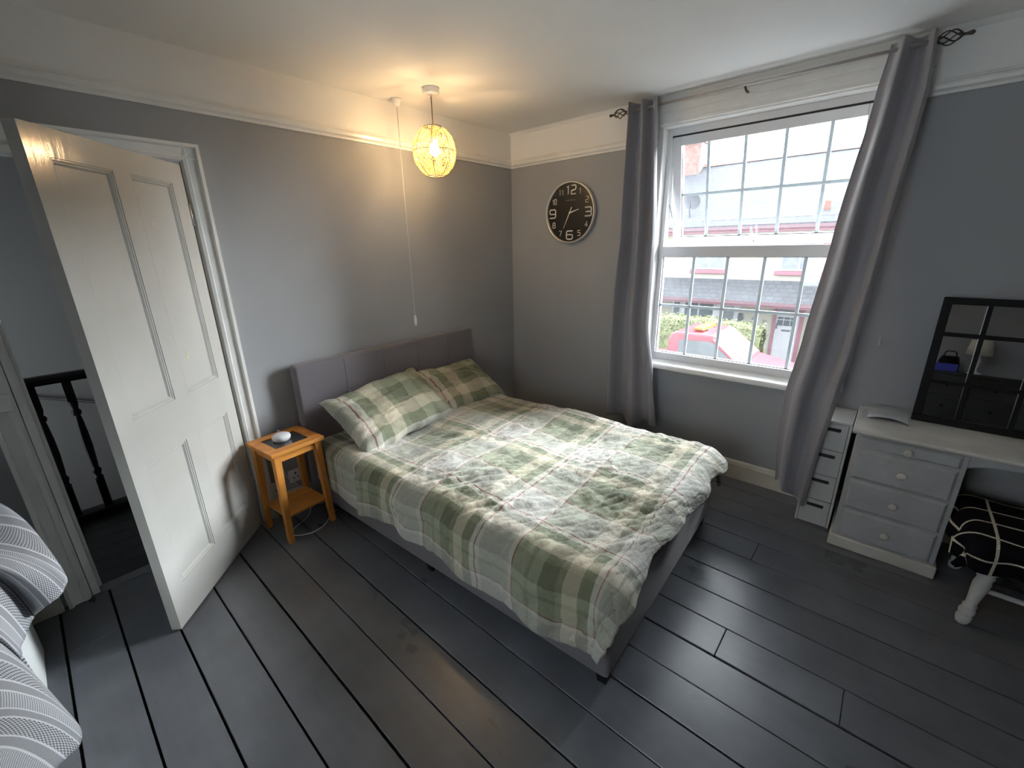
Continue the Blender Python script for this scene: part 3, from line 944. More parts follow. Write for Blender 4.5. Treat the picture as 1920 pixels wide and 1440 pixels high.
cab = MB().tube(bez([(-2.225, -0.150, 0.579), (-2.222, -0.085, 0.572), (-2.222, -0.036, 0.55), (-2.232, -0.034, 0.40), (-2.222, -0.034, 0.27), (-2.185, -0.034, 0.20), (-2.135, -0.036, 0.10), (-2.16, -0.15, 0.012),
                     (-2.30, -0.235, 0.004), (-2.32, -0.30, 0.004), (-2.245, -0.352, 0.004), (-2.155, -0.335, 0.004), (-2.09, -0.27, 0.004), (-2.03, -0.24, 0.004)]), 0.0024, 6)
tag(cab.build('power_cable', 'plastic', None, True), 'thin white cable trailing behind the bedside table to the floor', 'cable')
def socket(name, x, z, label):
    o = empty(name, (x, 0, z), label=label, cat='socket', group='wall sockets by the bedside table')
    box('face_plate', (-0.043, -0.010, -0.043), (0.043, 0.0, 0.043), 'plastic', o, 0.003)
    for a, b in (((-0.004, 0.010), (0.004, 0.024)), ((-0.018, -0.016), (-0.010, -0.008)), ((0.010, -0.016), (0.018, -0.008))):
        box('pin_slot', (a[0], -0.0112, a[1]), (b[0], -0.0098, b[1]), 'seal', o)
socket('wall_socket', -2.155, 0.222, 'white wall socket beside the headboard behind the bedside table')
socket('wall_socket', -2.270, 0.182, 'lower white wall socket beside the door surround')

# ================================================================== PENDANT LAMP AND PULL CORD
PX, PY = -1.155, -0.389
lamp = empty('pendant_lamp', (PX, PY, CEIL), label='woven cream ball pendant lamp lit with a warm bulb', cat='lamp')
MB().lathe([(0.048, 0.0), (0.050, -0.004), (0.050, -0.028), (0.046, -0.034), (0.012, -0.036), (0.006, -0.044)], n=28).build('ceiling_rose', 'plastic', lamp, True)
MB().tube([(0, 0, -0.040), (0.001, 0, -0.12), (0, 0, -0.215)], 0.0032, 8).build('flex', paint('brown_flex', (0.16, 0.12, 0.09, 1), 0.6), lamp, True)
MB().lathe([(0.006, -0.205), (0.018, -0.215), (0.022, -0.225), (0.022, -0.285), (0.018, -0.292)], n=18).build('bulb_holder', 'plastic', lamp, True)
zc = -0.337
bulb = MB().lathe([(0.013, 0.045), (0.016, 0.040), (0.022, 0.030), (0.029, 0.012), (0.030, 0.0), (0.027, -0.012), (0.018, -0.024), (0.006, -0.030), (0.001, -0.031)], (0, 0, zc + 0.005), n=20)
bulb.build('bulb', emit('warm_bulb', (1.0, 0.68, 0.34, 1), BULB), lamp, True)
q = N('cream_fibre')
q.base((0.80, 0.64, 0.34, 1)).rough(0.8)
tl = q.n('ShaderNodeBsdfTranslucent'); tl.inputs[0].default_value = (0.90, 0.70, 0.34, 1)
mx = q.n('ShaderNodeMixShader'); mx.inputs[0].default_value = 0.55
q.l(q.p.outputs[0], mx.inputs[1]); q.l(tl.outputs[0], mx.inputs[2]); q.l(mx.outputs[0], q.out.inputs[0])
M['fibre'] = q.m
RX, RZ = 0.131, 0.147
def on_ball(th, ph, k=1.0):
    return (RX * k * math.sin(th) * math.cos(ph), RX * k * math.sin(th) * math.sin(ph), zc + RZ * k * math.cos(th))
shade = empty('shade', (0, 0, 0)); shade.parent = lamp
wv = MB()
rnd = random.Random(11)
TMIN, TMAX = 0.42, math.pi - 0.42
for i in range(250):
    # arcs of random circles on the ball
    ax = Vector((rnd.gauss(0, 1), rnd.gauss(0, 1), rnd.gauss(0, 1))).normalized()
    off = rnd.uniform(-0.55, 0.55)
    e1 = ax.orthogonal().normalized(); e2 = ax.cross(e1)
    rad = math.sqrt(1 - off * off)
    st = rnd.uniform(0, 6.28); ln = rnd.uniform(0.9, 2.6); path = []
    for k in range(18):
        a = st + ln * k / 17
        p = ax * off + rad * (math.cos(a) * e1 + math.sin(a) * e2)
        if abs(p.z) > 0.90:
            if len(path) > 2:
                wv.tube(path, 0.00115, 3, caps=False)
            path = []
            continue
        kk = rnd.uniform(0.985, 1.012)
        path.append((RX * p.x * kk, RX * p.y * kk, zc + RZ * p.z * kk))
    if len(path) > 2:
        wv.tube(path, 0.00115, 3, caps=False)
tag(wv.build('woven_fibre', 'fibre', shade, True, fix=False), kind='stuff')
for k in range(8):
    ph = k * math.pi / 4
    MB().tube([on_ball(lerp(0.40, math.pi - 0.40, j / 16), ph, 1.004) for j in range(17)], 0.0018, 6).build('wire_rib', 'iron', shade, True)
for th in (0.40, math.pi / 2, math.pi - 0.40):
    MB().tube([on_ball(th, 2 * math.pi * j / 40, 1.004) for j in range(40)], 0.0018, 6, True).build('wire_ring', 'iron', shade, True)
for _s in (-1, 1):
    MB().tube([(_s * RX * math.sin(0.4), 0, zc + RZ * math.cos(0.4)), (_s * 0.022, 0, -0.226)], 0.0018, 6).build('shade_carrier', 'iron', shade)

pc = empty('pull_cord_switch', (-1.185, -0.085, CEIL), label='white ceiling pull cord switch hanging above the headboard', cat='light switch')
MB().lathe([(0.034, 0.0), (0.034, -0.010), (0.026, -0.016), (0.025, -0.036), (0.020, -0.042), (0.004, -0.044)], n=24).build('switch_housing', 'plastic', pc, True)
MB().tube([(0, 0, -0.042), (0.001, 0.001, -0.20), (-0.001, 0, -0.27)], 0.0024, 6).build('beaded_chain', 'steel', pc, True)
MB().tube([(-0.001, 0, -0.27), (0.0, 0, -0.8), (0.001, 0, -1.362)], 0.0014, 6).build('cord', 'plastic', pc, True)
MB().lathe([(0.003, 0.0), (0.007, -0.006), (0.0105, -0.025), (0.0115, -0.045), (0.009, -0.066), (0.004, -0.078), (0.001, -0.080)], (0.001, 0, -1.358), n=16).build('cord_pull', 'plastic', pc, True)

# ================================================================== CLOCK (faces -x)
ck = empty('wall_clock', (-0.002, -0.632, 1.838), label='round black wall clock with large silver numerals', cat='clock')
rim = paint('brushed_silver_rim', (0.72, 0.70, 0.66, 1), 0.28, 0.03, 6, metal=0.85)
M['rim'] = rim
M['face'] = paint('black_clock_face', (0.012, 0.011, 0.011, 1), 0.25, 0.05)
M['numeral'] = paint('silver_numeral', (0.62, 0.60, 0.55, 1), 0.4, 0.02)
CR = 0.228
MB().lathe([(CR - 0.004, 0.0), (CR, -0.006), (CR, -0.034), (CR - 0.003, -0.040), (CR - 0.010, -0.040), (CR - 0.013, -0.034), (CR - 0.013, -0.020)], axis='x', n=64).build('rim', 'rim', ck, True)
MB().lathe([(CR - 0.012, -0.020), (CR - 0.012, -0.026)], axis='x', n=64).build('dial', 'face', ck)
# readable from inside the room: text faces -x, reading direction is -y
TR = Matrix(((0, 0, -1), (-1, 0, 0), (0, 1, 0))).to_euler()
DIG = {  # squared strokes in a unit box, x to the right, y up
    '0': [[(.15, 0), (.85, 0), (1, .12), (1, .88), (.85, 1), (.15, 1), (0, .88), (0, .12), (.15, 0)]],
    '1': [[(.25, .82), (.6, 1), (.6, 0)]],
    '2': [[(0, 1), (.85, 1), (1, .9), (1, .62), (.85, .5), (.15, .42), (0, .3), (0, 0), (1, 0)]],
    '3': [[(0, 1), (.85, 1), (1, .9), (1, .62), (.88, .5), (.15, .5)], [(.88, .5), (1, .38), (1, .1), (.85, 0), (0, 0)]],
    '4': [[(.7, 0), (.7, 1), (0, .28), (1, .28)]],
    '5': [[(1, 1), (.05, 1), (.05, .58), (.85, .58), (1, .45), (1, .12), (.85, 0), (0, 0)]],
    '6': [[(1, 1), (.15, 1), (0, .88), (0, .12), (.15, 0), (.85, 0), (1, .12), (1, .45), (.85, .55), (.02, .55)]],
    '7': [[(0, 1), (1, 1), (.35, 0)]],
    '8': [[(.15, .52), (.05, .62), (.05, .9), (.18, 1), (.82, 1), (.95, .9), (.95, .62), (.85, .52), (.15, .52), (0, .4), (0, .1), (.15, 0), (.85, 0), (1, .1), (1, .4), (.85, .52)]],
    '9': [[(0, 0), (.85, 0), (1, .12), (1, .88), (.85, 1), (.15, 1), (0, .88), (0, .55), (.15, .45), (.98, .45)]]}
for h in range(1, 13):
    a = R(30 * h); big = h % 3 == 0
    rr = (0.166 if big else 0.176); hh_ = 0.062 if big else 0.039; ww = hh_ * (0.92 if big else 0.62); rad = 0.0056 if big else 0.0031
    txt = str(h); adv = ww * 1.38; tot = adv * (len(txt) - 1)
    m = MB()
    for k, ch_ in enumerate(txt):
        w_ = ww * (0.72 if len(txt) == 2 else 1)
        xo = (k - (len(txt) - 1) / 2) * (w_ * 1.45 if '1' in txt else adv)
        if ch_ == '1' and len(txt) == 2:
            xo += w_ * 0.15
        for stroke in DIG[ch_]:
            m.tube([(-0.0265, -(xo + (x - 0.5) * w_), (y - 0.5) * hh_) for x, y in stroke], rad, 6)
    o = m.build('numeral', 'numeral', ck, True)
    o.location = (0.0, -rr * math.sin(a), rr * math.cos(a)); o.scale = (1, 1, 1)
    for v in o.data.vertices:
        v.co.x = -0.0262 + (v.co.x + 0.0265) * 0.25
M['dim'] = paint('dim_lettering', (0.10, 0.095, 0.085, 1), 0.4)
dm = MB()
for k in range(11):
    dm.box((-0.0266, 0.042 - k * 0.0084, 0.088), (-0.0258, 0.042 - k * 0.0084 - 0.006, 0.096 - 0.002 * (k % 2)))
tag(dm.build('dial_lettering', 'dim', ck), kind='stuff')
def hand(name, deg, ln, tail, w, x):
    a = R(deg); d = Vector((0, -math.sin(a), math.cos(a))); n = Vector((0, math.cos(a), math.sin(a)))
    pts = [d * -tail - n * w, d * -tail + n * w, d * ln * 0.3 + n * w, d * ln + n * w * 0.35, d * ln - n * w * 0.35, d * ln * 0.3 - n * w]
    m = MB(); i = len(m.v)
    m.prism([(p.y, p.z) for p in pts], 'x', x, x - 0.0012)
    m.build(name, 'numeral', ck)
hand('hour_hand', 75, 0.088, 0.0, 0.0042, -0.029)
hand('minute_hand', 206, 0.128, 0.045, 0.0030, -0.031)
MB().lathe([(0.007, -0.026), (0.007, -0.033), (0.001, -0.034)], axis='x', n=14).build('hand_pin', 'numeral', ck)

# ================================================================== CURTAINS
rod = empty('curtain_rod', (-0.105, -1.85, 2.425), label='dark metal curtain rod with twisted cage finials over the window', cat='curtain rod')
MB().tube([(0, 0.735, 0), (0, -0.745, 0)], 0.0075, 12).build('pole', paint('satin_pole', (0.42, 0.39, 0.36, 1), 0.4, 0.05, 9, metal=0.4), rod, True)
def finial(sgn, y):
    m = MB()
    for k in range(5):
        path = []
        for j in range(15):
            t = j / 14; r = 0.002 + 0.026 * math.sin(math.pi * t) ** 0.8
            a = 2 * math.pi * k / 5 + t * 2.4
            path.append((r * math.cos(a), y + sgn * 0.085 * t, r * math.sin(a)))
        m.tube(path, 0.0028, 6)
    m.lathe([(0.009, 0), (0.011, sgn * 0.004), (0.006, sgn * 0.010)], (0, y - sgn * 0.008, 0), 'y', 12)
    m.lathe([(0.006, 0), (0.0055, sgn * 0.015), (0.009, sgn * 0.028), (0.009, sgn * 0.034), (0.002, sgn * 0.040)], (0, y + sgn * 0.082, 0), 'y', 12)
    m.build('finial', 'iron', rod, True)
finial(1, 0.74)
finial(-1, -0.75)
for y in (0.728, -0.738, 0.02):
    MB().tube([(0, y, -0.006), (0.03, y, -0.02), (0.098, y, -0.02)], 0.006, 8).lathe([(0.018, 0.0), (0.018, 0.006)], (0.098, y, -0.02), 'x', 14).build('bracket', 'iron', rod, True)

def curtain(name, label, edges, folds, ampt, phase, hem, nu=130, nv=70, eyelets=()):
    """edges: [(z, yl, yr, x)] from the top down; folds: number of waves"""
    root = empty(name, (edges[0][3], (edges[0][1] + edges[0][2]) / 2, 0.0), label=label, cat='curtain', group='grey curtains')
    ox, oy = root.location.x, root.location.y
    ztop = edges[0][0]; zbot = edges[-1][0]
    prof = [(ztop - z, yl, yr, x, a) for (z, yl, yr, x), a in zip(edges, ampt)]
    def fn(u, v):
        d = v * (ztop - zbot)
        yl, yr, x, a = table(d, prof)
        z = ztop - d
        if v > 0.93:
            z += hem(u) * (v - 0.93) / 0.07
        # fold shape: slightly sharpened sine whose phase drifts down the cloth
        uu = u + 0.035 * math.sin(2 * math.pi * u) + 0.02 * noise.noise(Vector((u * 3, v * 1.5, phase))) * min(1, v * 3)
        w = math.sin(2 * math.pi * folds * uu + phase)
        w = math.copysign(abs(w) ** 0.8, w)
        w2 = 0.35 * math.sin(2 * math.pi * folds * 0.5 * uu + phase * 1.7) * min(1.0, v * 2.0)
        xx = x + a * (w + w2) + 0.004 * noise.noise(Vector((u * 9, v * 7, phase)))
        y = lerp(yl, yr, u) + 0.25 * a * math.cos(2 * math.pi * folds * uu + phase) * 0.5
        return (xx - ox, y - oy, z)
    c = MB().grid(fn, nu, nv).build('cloth', 'curtain', root, True, fix=False)
    s = c.modifiers.new('thick', 'SOLIDIFY'); s.thickness = 0.003; s.offset = 0.0
    for u in eyelets:
        p = Vector(fn(u, 0.022)); q_ = Vector(fn(u + 0.01, 0.022)); tdir = (q_ - p).normalized(); nrm = tdir.cross(Vector((0, 0, 1)))
        ring = []
        for k in range(24):
            a = 2 * math.pi * k / 24
            ring.append(p + 0.021 * (math.cos(a) * tdir + math.sin(a) * Vector((0, 0, 1))))
        MB().tube(ring, 0.0038, 6, True).build('eyelet', 'steel', root, True)
        MB().tube([p + nrm * 0.0022, p - nrm * 0.0022], 0.018, 16).build('eyelet_hole', 'seal', root)
    return root
curtain('curtain', 'grey curtain hanging between the clock and the window',
        [(2.468, -1.125, -1.335, -0.105), (2.30, -1.125, -1.355, -0.11), (1.62, -1.115, -1.405, -0.115), (1.05, -1.085, -1.408, -0.12), (0.70, -1.075, -1.468, -0.12), (0.275, -1.068, -1.525, -0.12)],
        2.6, [0.045, 0.046, 0.045, 0.045, 0.047, 0.048], 2.2, lambda u: 0.03 * math.sin(u * 9) - 0.02 + 0.05 * abs(u - 0.45), eyelets=(0.09, 0.90))
curtain('curtain', 'grey curtain hanging in front of the narrow drawer tower',
        [(2.462, -2.445, -2.605, -0.105), (2.25, -2.425, -2.622, -0.12), (1.62, -2.375, -2.600, -0.19), (1.07, -2.338, -2.578, -0.27), (0.76, -2.312, -2.555, -0.335), (0.50, -2.320, -2.530, -0.345), (0.185, -2.345, -2.512, -0.345)],
        1.8, [0.043, 0.042, 0.038, 0.034, 0.028, 0.026, 0.026], 1.0, lambda u: 0.045 - 0.10 * u, eyelets=())

# ================================================================== NARROW DRAWER TOWER
tw = empty('drawer_tower', (-0.1475, -2.557, 0), label='narrow white four-drawer tower with slot handles beside the desk', cat='drawer unit')
TX, TY, THh = 0.1355, 0.083, 0.655
box('side_panel', (-TX, TY - 0.012, 0), (TX, TY, THh), 'tower', tw, 0.0015)
box('side_panel', (-TX, -TY, 0), (TX, -TY + 0.012, THh), 'tower', tw, 0.0015)
box('top_panel', (-TX, -TY + 0.012, THh - 0.012), (TX, TY - 0.012, THh), 'tower', tw, 0.001)
box('back_panel', (TX - 0.008, -TY + 0.012, 0), (TX, TY - 0.012, THh - 0.012), 'tower', tw)
for k in range(4):
    z0 = 0.004 + k * 0.160; z1 = z0 + 0.156
    y0, y1 = -TY + 0.014, TY - 0.014
    dr = MB()
    # front with a slot: four pieces around the opening
    sy, sz = 0.038, z1 - 0.036
    n = 16
    ring = [(sy * 0.82 * math.copysign(1, math.cos(a)) + 0.010 * math.cos(a), sz + 0.010 * math.sin(a)) for a in [2 * math.pi * (j + 0.5) / n for j in range(n)]]
    dr.box((-TX + 0.002, y0, z0), (-TX + 0.012, y1, sz - 0.010)).box((-TX + 0.002, y0, sz + 0.010), (-TX + 0.012, y1, z1))
    dr.box((-TX + 0.002, y0, sz - 0.010), (-TX + 0.012, -sy, sz + 0.010)).box((-TX + 0.002, sy, sz - 0.010), (-TX + 0.012, y1, sz + 0.010))
    d = dr.build('drawer', 'tower', tw)
    MB().prism([(sy * 1.02 * math.copysign(1, p[0]) if False else p[0], p[1]) for p in ring], 'x', -TX + 0.0015, -TX + 0.0040).build('slot_handle', 'seal', d)
    box('drawer_box', (-TX + 0.012, y0, z0), (TX - 0.02, y1, z1 - 0.02), 'dark', d)

# ================================================================== DESK
DKX, DKY = -0.43, -2.66
dk = empty('dressing_desk', (-0.225, -3.25, 0), label='worn pale grey painted pedestal desk with round knobs', cat='desk')
def dbox(name, a, b, mat='desk', parent=dk, bevel=0.003):
    return MB().box((a[0] + 0.225, a[1] + 3.25, a[2]), (b[0] + 0.225, b[1] + 3.25, b[2])).build(name, mat, parent, bevel=bevel)
YE = -3.84
MB().prism([(-0.225 + 0.012 - 0.0, 0.688), (0.213, 0.688), (0.213, 0.662), (-0.205, 0.662), (-0.214, 0.668), (-0.218, 0.676)], 'y', 0.605, YE + 3.25).build('desk_top', 'desktop', dk, bevel=0.002)
def pedestal(y0, y1):
    dbox('carcass', (-0.415, y0, 0.063), (-0.024, y1, 0.660), 'desk')
    dbox('plinth', (-0.432, y0 + 0.012, 0.0), (-0.022, y1 - 0.012, 0.066), 'desktop', bevel=0.006)
    for z0, z1 in ((0.588, 0.656), (0.418, 0.580), (0.243, 0.410), (0.072, 0.235)):
        a0, a1 = y0 - 0.018, y1 + 0.018
        d = MB()
        d.hexa([(-0.415 + .225, a0 + 3.25, z0), (-0.415 + .225, a1 + 3.25, z0), (-0.428 + .225, a1 + 3.262, z0 + 0.012), (-0.428 + .225, a0 + 3.238, z0 + 0.012),
                (-0.415 + .225, a0 + 3.25, z1), (-0.415 + .225, a1 + 3.25, z1), (-0.428 + .225, a1 + 3.262, z1 - 0.012), (-0.428 + .225, a0 + 3.238, z1 - 0.012)])
        dr_ = d.build('drawer', 'desk', dk, bevel=0.002)
        zk = (z0 + z1) / 2 + 0.002
        MB().lathe([(0.008, 0.0), (0.007, -0.010), (0.014, -0.016), (0.018, -0.024), (0.016, -0.031), (0.008, -0.034), (0.001, -0.0345)],
                   (-0.428 + 0.225, (y0 + y1) / 2 + 3.25, zk), 'x', 18).build('knob', 'desktop', dr_, True)
pedestal(-2.662, -3.068)
pedestal(-3.432, YE + 0.012)
# curved apron over the kneehole
ap = [(-3.068 + 3.25, 0.660), (-3.432 + 3.25, 0.660), (-3.432 + 3.25, 0.595)]
for k in range(0, 21):
    t = k / 20; y = lerp(-3.425, -3.075, t)
    ap.append((y + 3.25, 0.598 + 0.034 * math.sin(math.pi * t) ** 0.5))
ap.append((-3.068 + 3.25, 0.595))
MB().prism(ap, 'x', -0.405 + 0.225, -0.390 + 0.225).build('apron', 'desk', dk)
dbox('back_panel', (-0.035, -3.068, 0.2), (-0.026, -3.432, 0.66), 'desk', bevel=0)

# ================================================================== MIRROR leaning on the desk
mr = empty('window_mirror', (-0.10, -2.862, 0.6885), label='black window-pane mirror leaning on the desk', cat='mirror')
mr.rotation_euler = (0, R(6.0), 0)
MW, MH = 0.72, 0.632
q = N('mirror_silver'); q.base((0.80, 0.82, 0.84, 1)).rough(0.015); q.p.inputs['Metallic'].default_value = 1.0
M['silver'] = q.m
fwid = 0.034
for a, b in (((0, 0), (MW, fwid)), ((0, MH - fwid), (MW, MH)), ((0, fwid), (fwid, MH - fwid)), ((MW - fwid, fwid), (MW, MH - fwid))):
    box('frame', (-0.012, -b[0], a[1]), (0.014, -a[0], b[1]), 'black', mr, 0.003)
ncol, rows = 4, [fwid, 0.215, 0.452, MH - fwid]
cw = (MW - 2 * fwid) / ncol
cols = [fwid, 0.165, 0.345, 0.525, MW - fwid]
for c in cols[1:-1]:
    box('glazing_bar', (-0.008, -c - 0.009, fwid), (0.006, -c + 0.009, MH - fwid), 'black', mr, 0.002)
for z in rows[1:-1]:
    box('glazing_bar', (-0.0085, -MW + fwid, z - 0.010), (0.0062, -fwid, z + 0.010), 'black', mr, 0.002)
for i in range(4):
    for j in range(3):
        box('mirror_pane', (0.004, -cols[i + 1], rows[j]), (0.007, -cols[i], rows[j + 1]), 'silver', mr)

# ================================================================== plastic sleeve on the desk corner
film = N('clear_film'); film.base((0.75, 0.77, 0.78, 1)).rough(0.15)
tr = film.n('ShaderNodeBsdfTransparent'); mx = film.n('ShaderNodeMixShader'); mx.inputs[0].default_value = 0.22
film.l(tr.outputs[0], mx.inputs[1]); film.l(film.p.outputs[0], mx.inputs[2]); film.l(mx.outputs[0], film.out.inputs[0])
M['film'] = film.m
bag = empty('plastic_sleeve', (-0.14, -2.76, 0.6885), label='crumpled clear plastic sleeve of papers on the desk corner', cat='plastic sleeve')
def shp(h, seed, ext):
    def fn(u, v):
        a, b = u * 2 - 1, v * 2 - 1
        z = 0.003 + h * (1 - abs(a) ** 2.5) ** 0.7 * (0.6 + 0.4 * (1 - abs(b) ** 2)) + 0.010 * (ridge((a * 1.7 + seed, b * 2.2, 0), 3) - 0.2) * (1 - abs(a) ** 4) + 0.018 * max(0, -a) * (1 - b * b)
        return (ext[0] * b + 0.004 * noise.noise(Vector((a * 3, b * 3, seed))), ext[1] * a, max(0.002, z))
    return fn
MB().grid(shp(0.038, 2.0, (0.085, 0.095)), 30, 30).build('film', 'film', bag, True, fix=False)
pp = MB().grid(lambda u, v: (-0.075 + 0.12 * v - 0.01 * u, 0.070 - 0.165 * u, 0.004 + 0.016 * math.sin(math.pi * u) * (1 - v)), 16, 10).build('paper', paint('white_paper', (0.62, 0.63, 0.66, 1), 0.6), bag, True, fix=False)
s_ = pp.modifiers.new('t', 'SOLIDIFY'); s_.thickness = 0.0012

# ================================================================== STOOL WITH CHECKED BLANKET
st = empty('stool', (-0.47, -3.35, 0), label='white stool with turned legs tucked under the desk', cat='stool')
lw = paint('chalk_white_leg', (0.50, 0.50, 0.49, 1), 0.55, 0.1, 12, 0.1, 40)
M['legw'] = lw
SHX, SHY = 0.185, 0.215
def turned(x, y, tx, ty):
    prof = [(0.012, 0.0), (0.020, 0.006), (0.025, 0.022), (0.026, 0.036), (0.020, 0.044), (0.026, 0.052), (0.027, 0.066), (0.021, 0.078), (0.023, 0.084), (0.024, 0.090), (0.018, 0.098), (0.021, 0.13), (0.026, 0.17), (0.028, 0.20),
            (0.024, 0.222), (0.029, 0.232), (0.024, 0.242), (0.029, 0.25), (0.030, 0.33)]
    m = MB(); n = 18; i = 0
    for r, h in prof:
        t = h / 0.33
        for j in range(n):
            a = 2 * math.pi * j / n
            m.v.append((lerp(x, tx, t) + r * math.cos(a), lerp(y, ty, t) + r * math.sin(a), h))
    for k in range(len(prof) - 1):
        for j in range(n):
            j2 = (j + 1) % n
            m.f.append((k * n + j, k * n + j2, (k + 1) * n + j2, (k + 1) * n + j))
    m.f.append(tuple(range(n - 1, -1, -1)))
    m.f.append(tuple((len(prof) - 1) * n + j for j in range(n)))
    return m.build('leg', 'legw', st, True)
for sx in (-1, 1):
    for sy in (-1, 1):
        turned(sx * 0.218, sy * 0.192, sx * 0.160, sy * 0.150)
soft_box((-SHX, -SHY, 0.300), (SHX, SHY, 0.385), 0.02).build('seat', 'legw', st, True)
MB().tube([(-0.15, -0.170, 0.15), (-0.15, 0.170, 0.15)], 0.011, 10).tube([(0.15, -0.170, 0.15), (0.15, 0.170, 0.15)], 0.011, 10).tube([(-0.15, 0, 0.15), (0.15, 0, 0.15)], 0.011, 10).build('stretcher', 'legw', st, True)
bk = MB()
def blanket_pt(u, v):
    s = lerp(-0.40, 0.40, u); t = lerp(-0.36, 0.36, v)     # s: x (front is negative), t: y (left is positive)
    ax, ay = 0.178, 0.212
    ovx = max(0.0, abs(s) - ax); ovy = max(0.0, abs(t) - ay)
    if s < 0:
        ovx *= 0.62 + 0.08 * math.sin(t * 9)
    if t > 0:
        ovy *= 1.0 + 0.35 * noise.noise(Vector((s * 6, 2, 0)))
    d = math.hypot(ovx, ovy); out, down = drape(d, 0.045)
    x = math.copysign(min(abs(s), ax), s); y = math.copysign(min(abs(t), ay), t)
    z = 0.414 - down
    if d > 1e-6:
        w = out + min(1, d / 0.08) * (0.016 * math.sin((s if ovy > ovx else t) * 34 + 1) + 0.020 * noise.noise(Vector((s * 7, t * 7, 4))) + 0.012)
        x += math.copysign(ovx / d * w, s); y += math.copysign(ovy / d * w, t)
    z += 0.012 * noise.noise(Vector((s * 6, t * 6, 1))) + 0.012 * math.cos(s * 7) * math.cos(t * 6)
    return (x, y, max(0.03, z))
bko = bk.grid(blanket_pt, 90, 90, lambda u, v: (lerp(-0.40, 0.40, u) + 2.508, lerp(-0.36, 0.36, v) + 2.03)).build('checked_blanket', 'grid', None, True, fix=False)
bko.location = (-0.47, -3.35, 0)
sd = bko.modifiers.new('thick', 'SOLIDIFY'); sd.thickness = 0.010; sd.offset = 0.0
tag(bko, 'black blanket with a white grid draped over the stool', 'blanket')

# ================================================================== FOREGROUND CABINET AND THROW
cb = empty('grooved_cabinet', (-3.62, -1.15, 0), label='white finely grooved cabinet under the grey throw', cat='cabinet')
M['cabw'] = paint('white_cabinet_paint', (0.66, 0.68, 0.67, 1), 0.45, 0.04, 5)
CX1, CYa, CYb, CH = 0.280, 0.905, -0.60, 0.735
box('carcass', (-0.30, CYb, 0.0), (CX1 - 0.012, CYa, CH - 0.02), 'cabw', cb, 0.003)
box('cabinet_top', (-0.305, CYb - 0.01, CH - 0.02), (CX1 + 0.004, CYa + 0.006, CH), 'cabw', cb, 0.004)
g = MB(); y = CYb; step = 0.0135
prof = []
while y < CYa - 1e-6:
    y2 = min(y + step, CYa)
    prof += [(CX1 - 0.004, y), (CX1, y + step * 0.25), (CX1, y2 - step * 0.25)]
    y = y2
prof += [(CX1 - 0.004, CYa), (CX1 - 0.012, CYa), (CX1 - 0.012, CYb)]
g.prism(prof, 'z', 0.004, CH - 0.02).build('grooved_front', 'cabw', cb)

tw_pts = [  # hem of the throw: x, y, z  (far end to near end)
    (-3.34, -0.30, 0.760), (-3.262, -0.52, 0.785), (-3.208, -0.70, 0.757), (-3.160, -0.98, 0.700), (-3.166, -1.03, 0.672), (-3.205, -1.05, 0.655), (-3.245, -0.985, 0.600),
    (-3.256, -1.16, 0.650), (-3.250, -1.285, 0.690), (-3.245, -1.25, 0.535), (-3.212, -1.40, 0.575), (-3.190, -1.52, 0.610), (-3.196, -1.58, 0.620), (-3.23, -1.66, 0.66), (-3.26, -1.78, 0.60)]
hem_c = bez(tw_pts, 10)
def throw_pt(u, v):
    i = u * (len(hem_c) - 1); k = min(int(i), len(hem_c) - 2); H = hem_c[k].lerp(hem_c[k + 1], i - k)
    # top anchor runs evenly along the cabinet
    ya = lerp(-0.27, -1.74, u)
    A = Vector((-3.72, ya, CH + 0.022)); B = Vector((-3.335, ya * 0.6 + H.y * 0.4, CH + 0.050 + 0.012 * math.sin(u * 21)))
    if v < 0.5:
        t = v / 0.5; p = A.lerp(B, t) + Vector((0, 0, 0.018 * math.sin(math.pi * t) * math.sin(u * 17)))
    else:
        t = (v - 0.5) / 0.5
        Cc = Vector((lerp(B.x, H.x, 0.75), lerp(B.y, H.y, 0.6), max(B.z, H.z) + 0.012))
        p = (1 - t) ** 2 * B + 2 * t * (1 - t) * Cc + t * t * H
        p.z = max(p.z, 0.02)
    p.z += 0.004 * noise.noise(Vector((u * 20, v * 8, 2)))
    return p
th_ = MB().grid(throw_pt, 170, 50, lambda u, v: (u * 1.9, v * 0.75)).build('throw_blanket', 'throw', None, True, fix=False)
s_ = th_.modifiers.new('t', 'SOLIDIFY'); s_.thickness = 0.006; s_.offset = 0.0
tag(th_, 'grey and white woven throw spilling over the white cabinet', 'throw blanket')

# ================================================================== furniture behind the camera, seen in the mirror
ch = empty('dark_chest', (-3.66, -3.45, 0), label='dark chest of drawers reflected in the mirror', cat='chest of drawers')
M['ebony'] = wood('dark_stained_chest', (0.022, 0.021, 0.022, 1), 0.4, 1, 5, 0.2)
box('carcass', (-0.26, -0.36, 0.05), (0.23, 0.36, 0.93), 'ebony', ch, 0.003)
box('chest_top', (-0.27, -0.38, 0.93), (0.26, 0.38, 0.96), 'ebony', ch, 0.004)
box('plinth', (-0.25, -0.35, 0.0), (0.22, 0.35, 0.05), 'ebony', ch)
for k in range(4):
    for s in (-1, 1):
        d = box('drawer', (0.23, s * 0.178 - 0.172, 0.065 + k * 0.216), (0.246, s * 0.178 + 0.172, 0.27 + k * 0.216), 'ebony', ch, 0.003)
        MB().lathe([(0.006, 0), (0.006, 0.012), (0.013, 0.018), (0.010, 0.026), (0.001, 0.027)], (0.246, s * 0.178, 0.168 + k * 0.216), 'x', 12).build('knob', 'black', d, True)
tl_ = empty('table_lamp', (-3.66, -3.47, 0.96), label='pale table lamp reflected in the mirror', cat='table lamp')
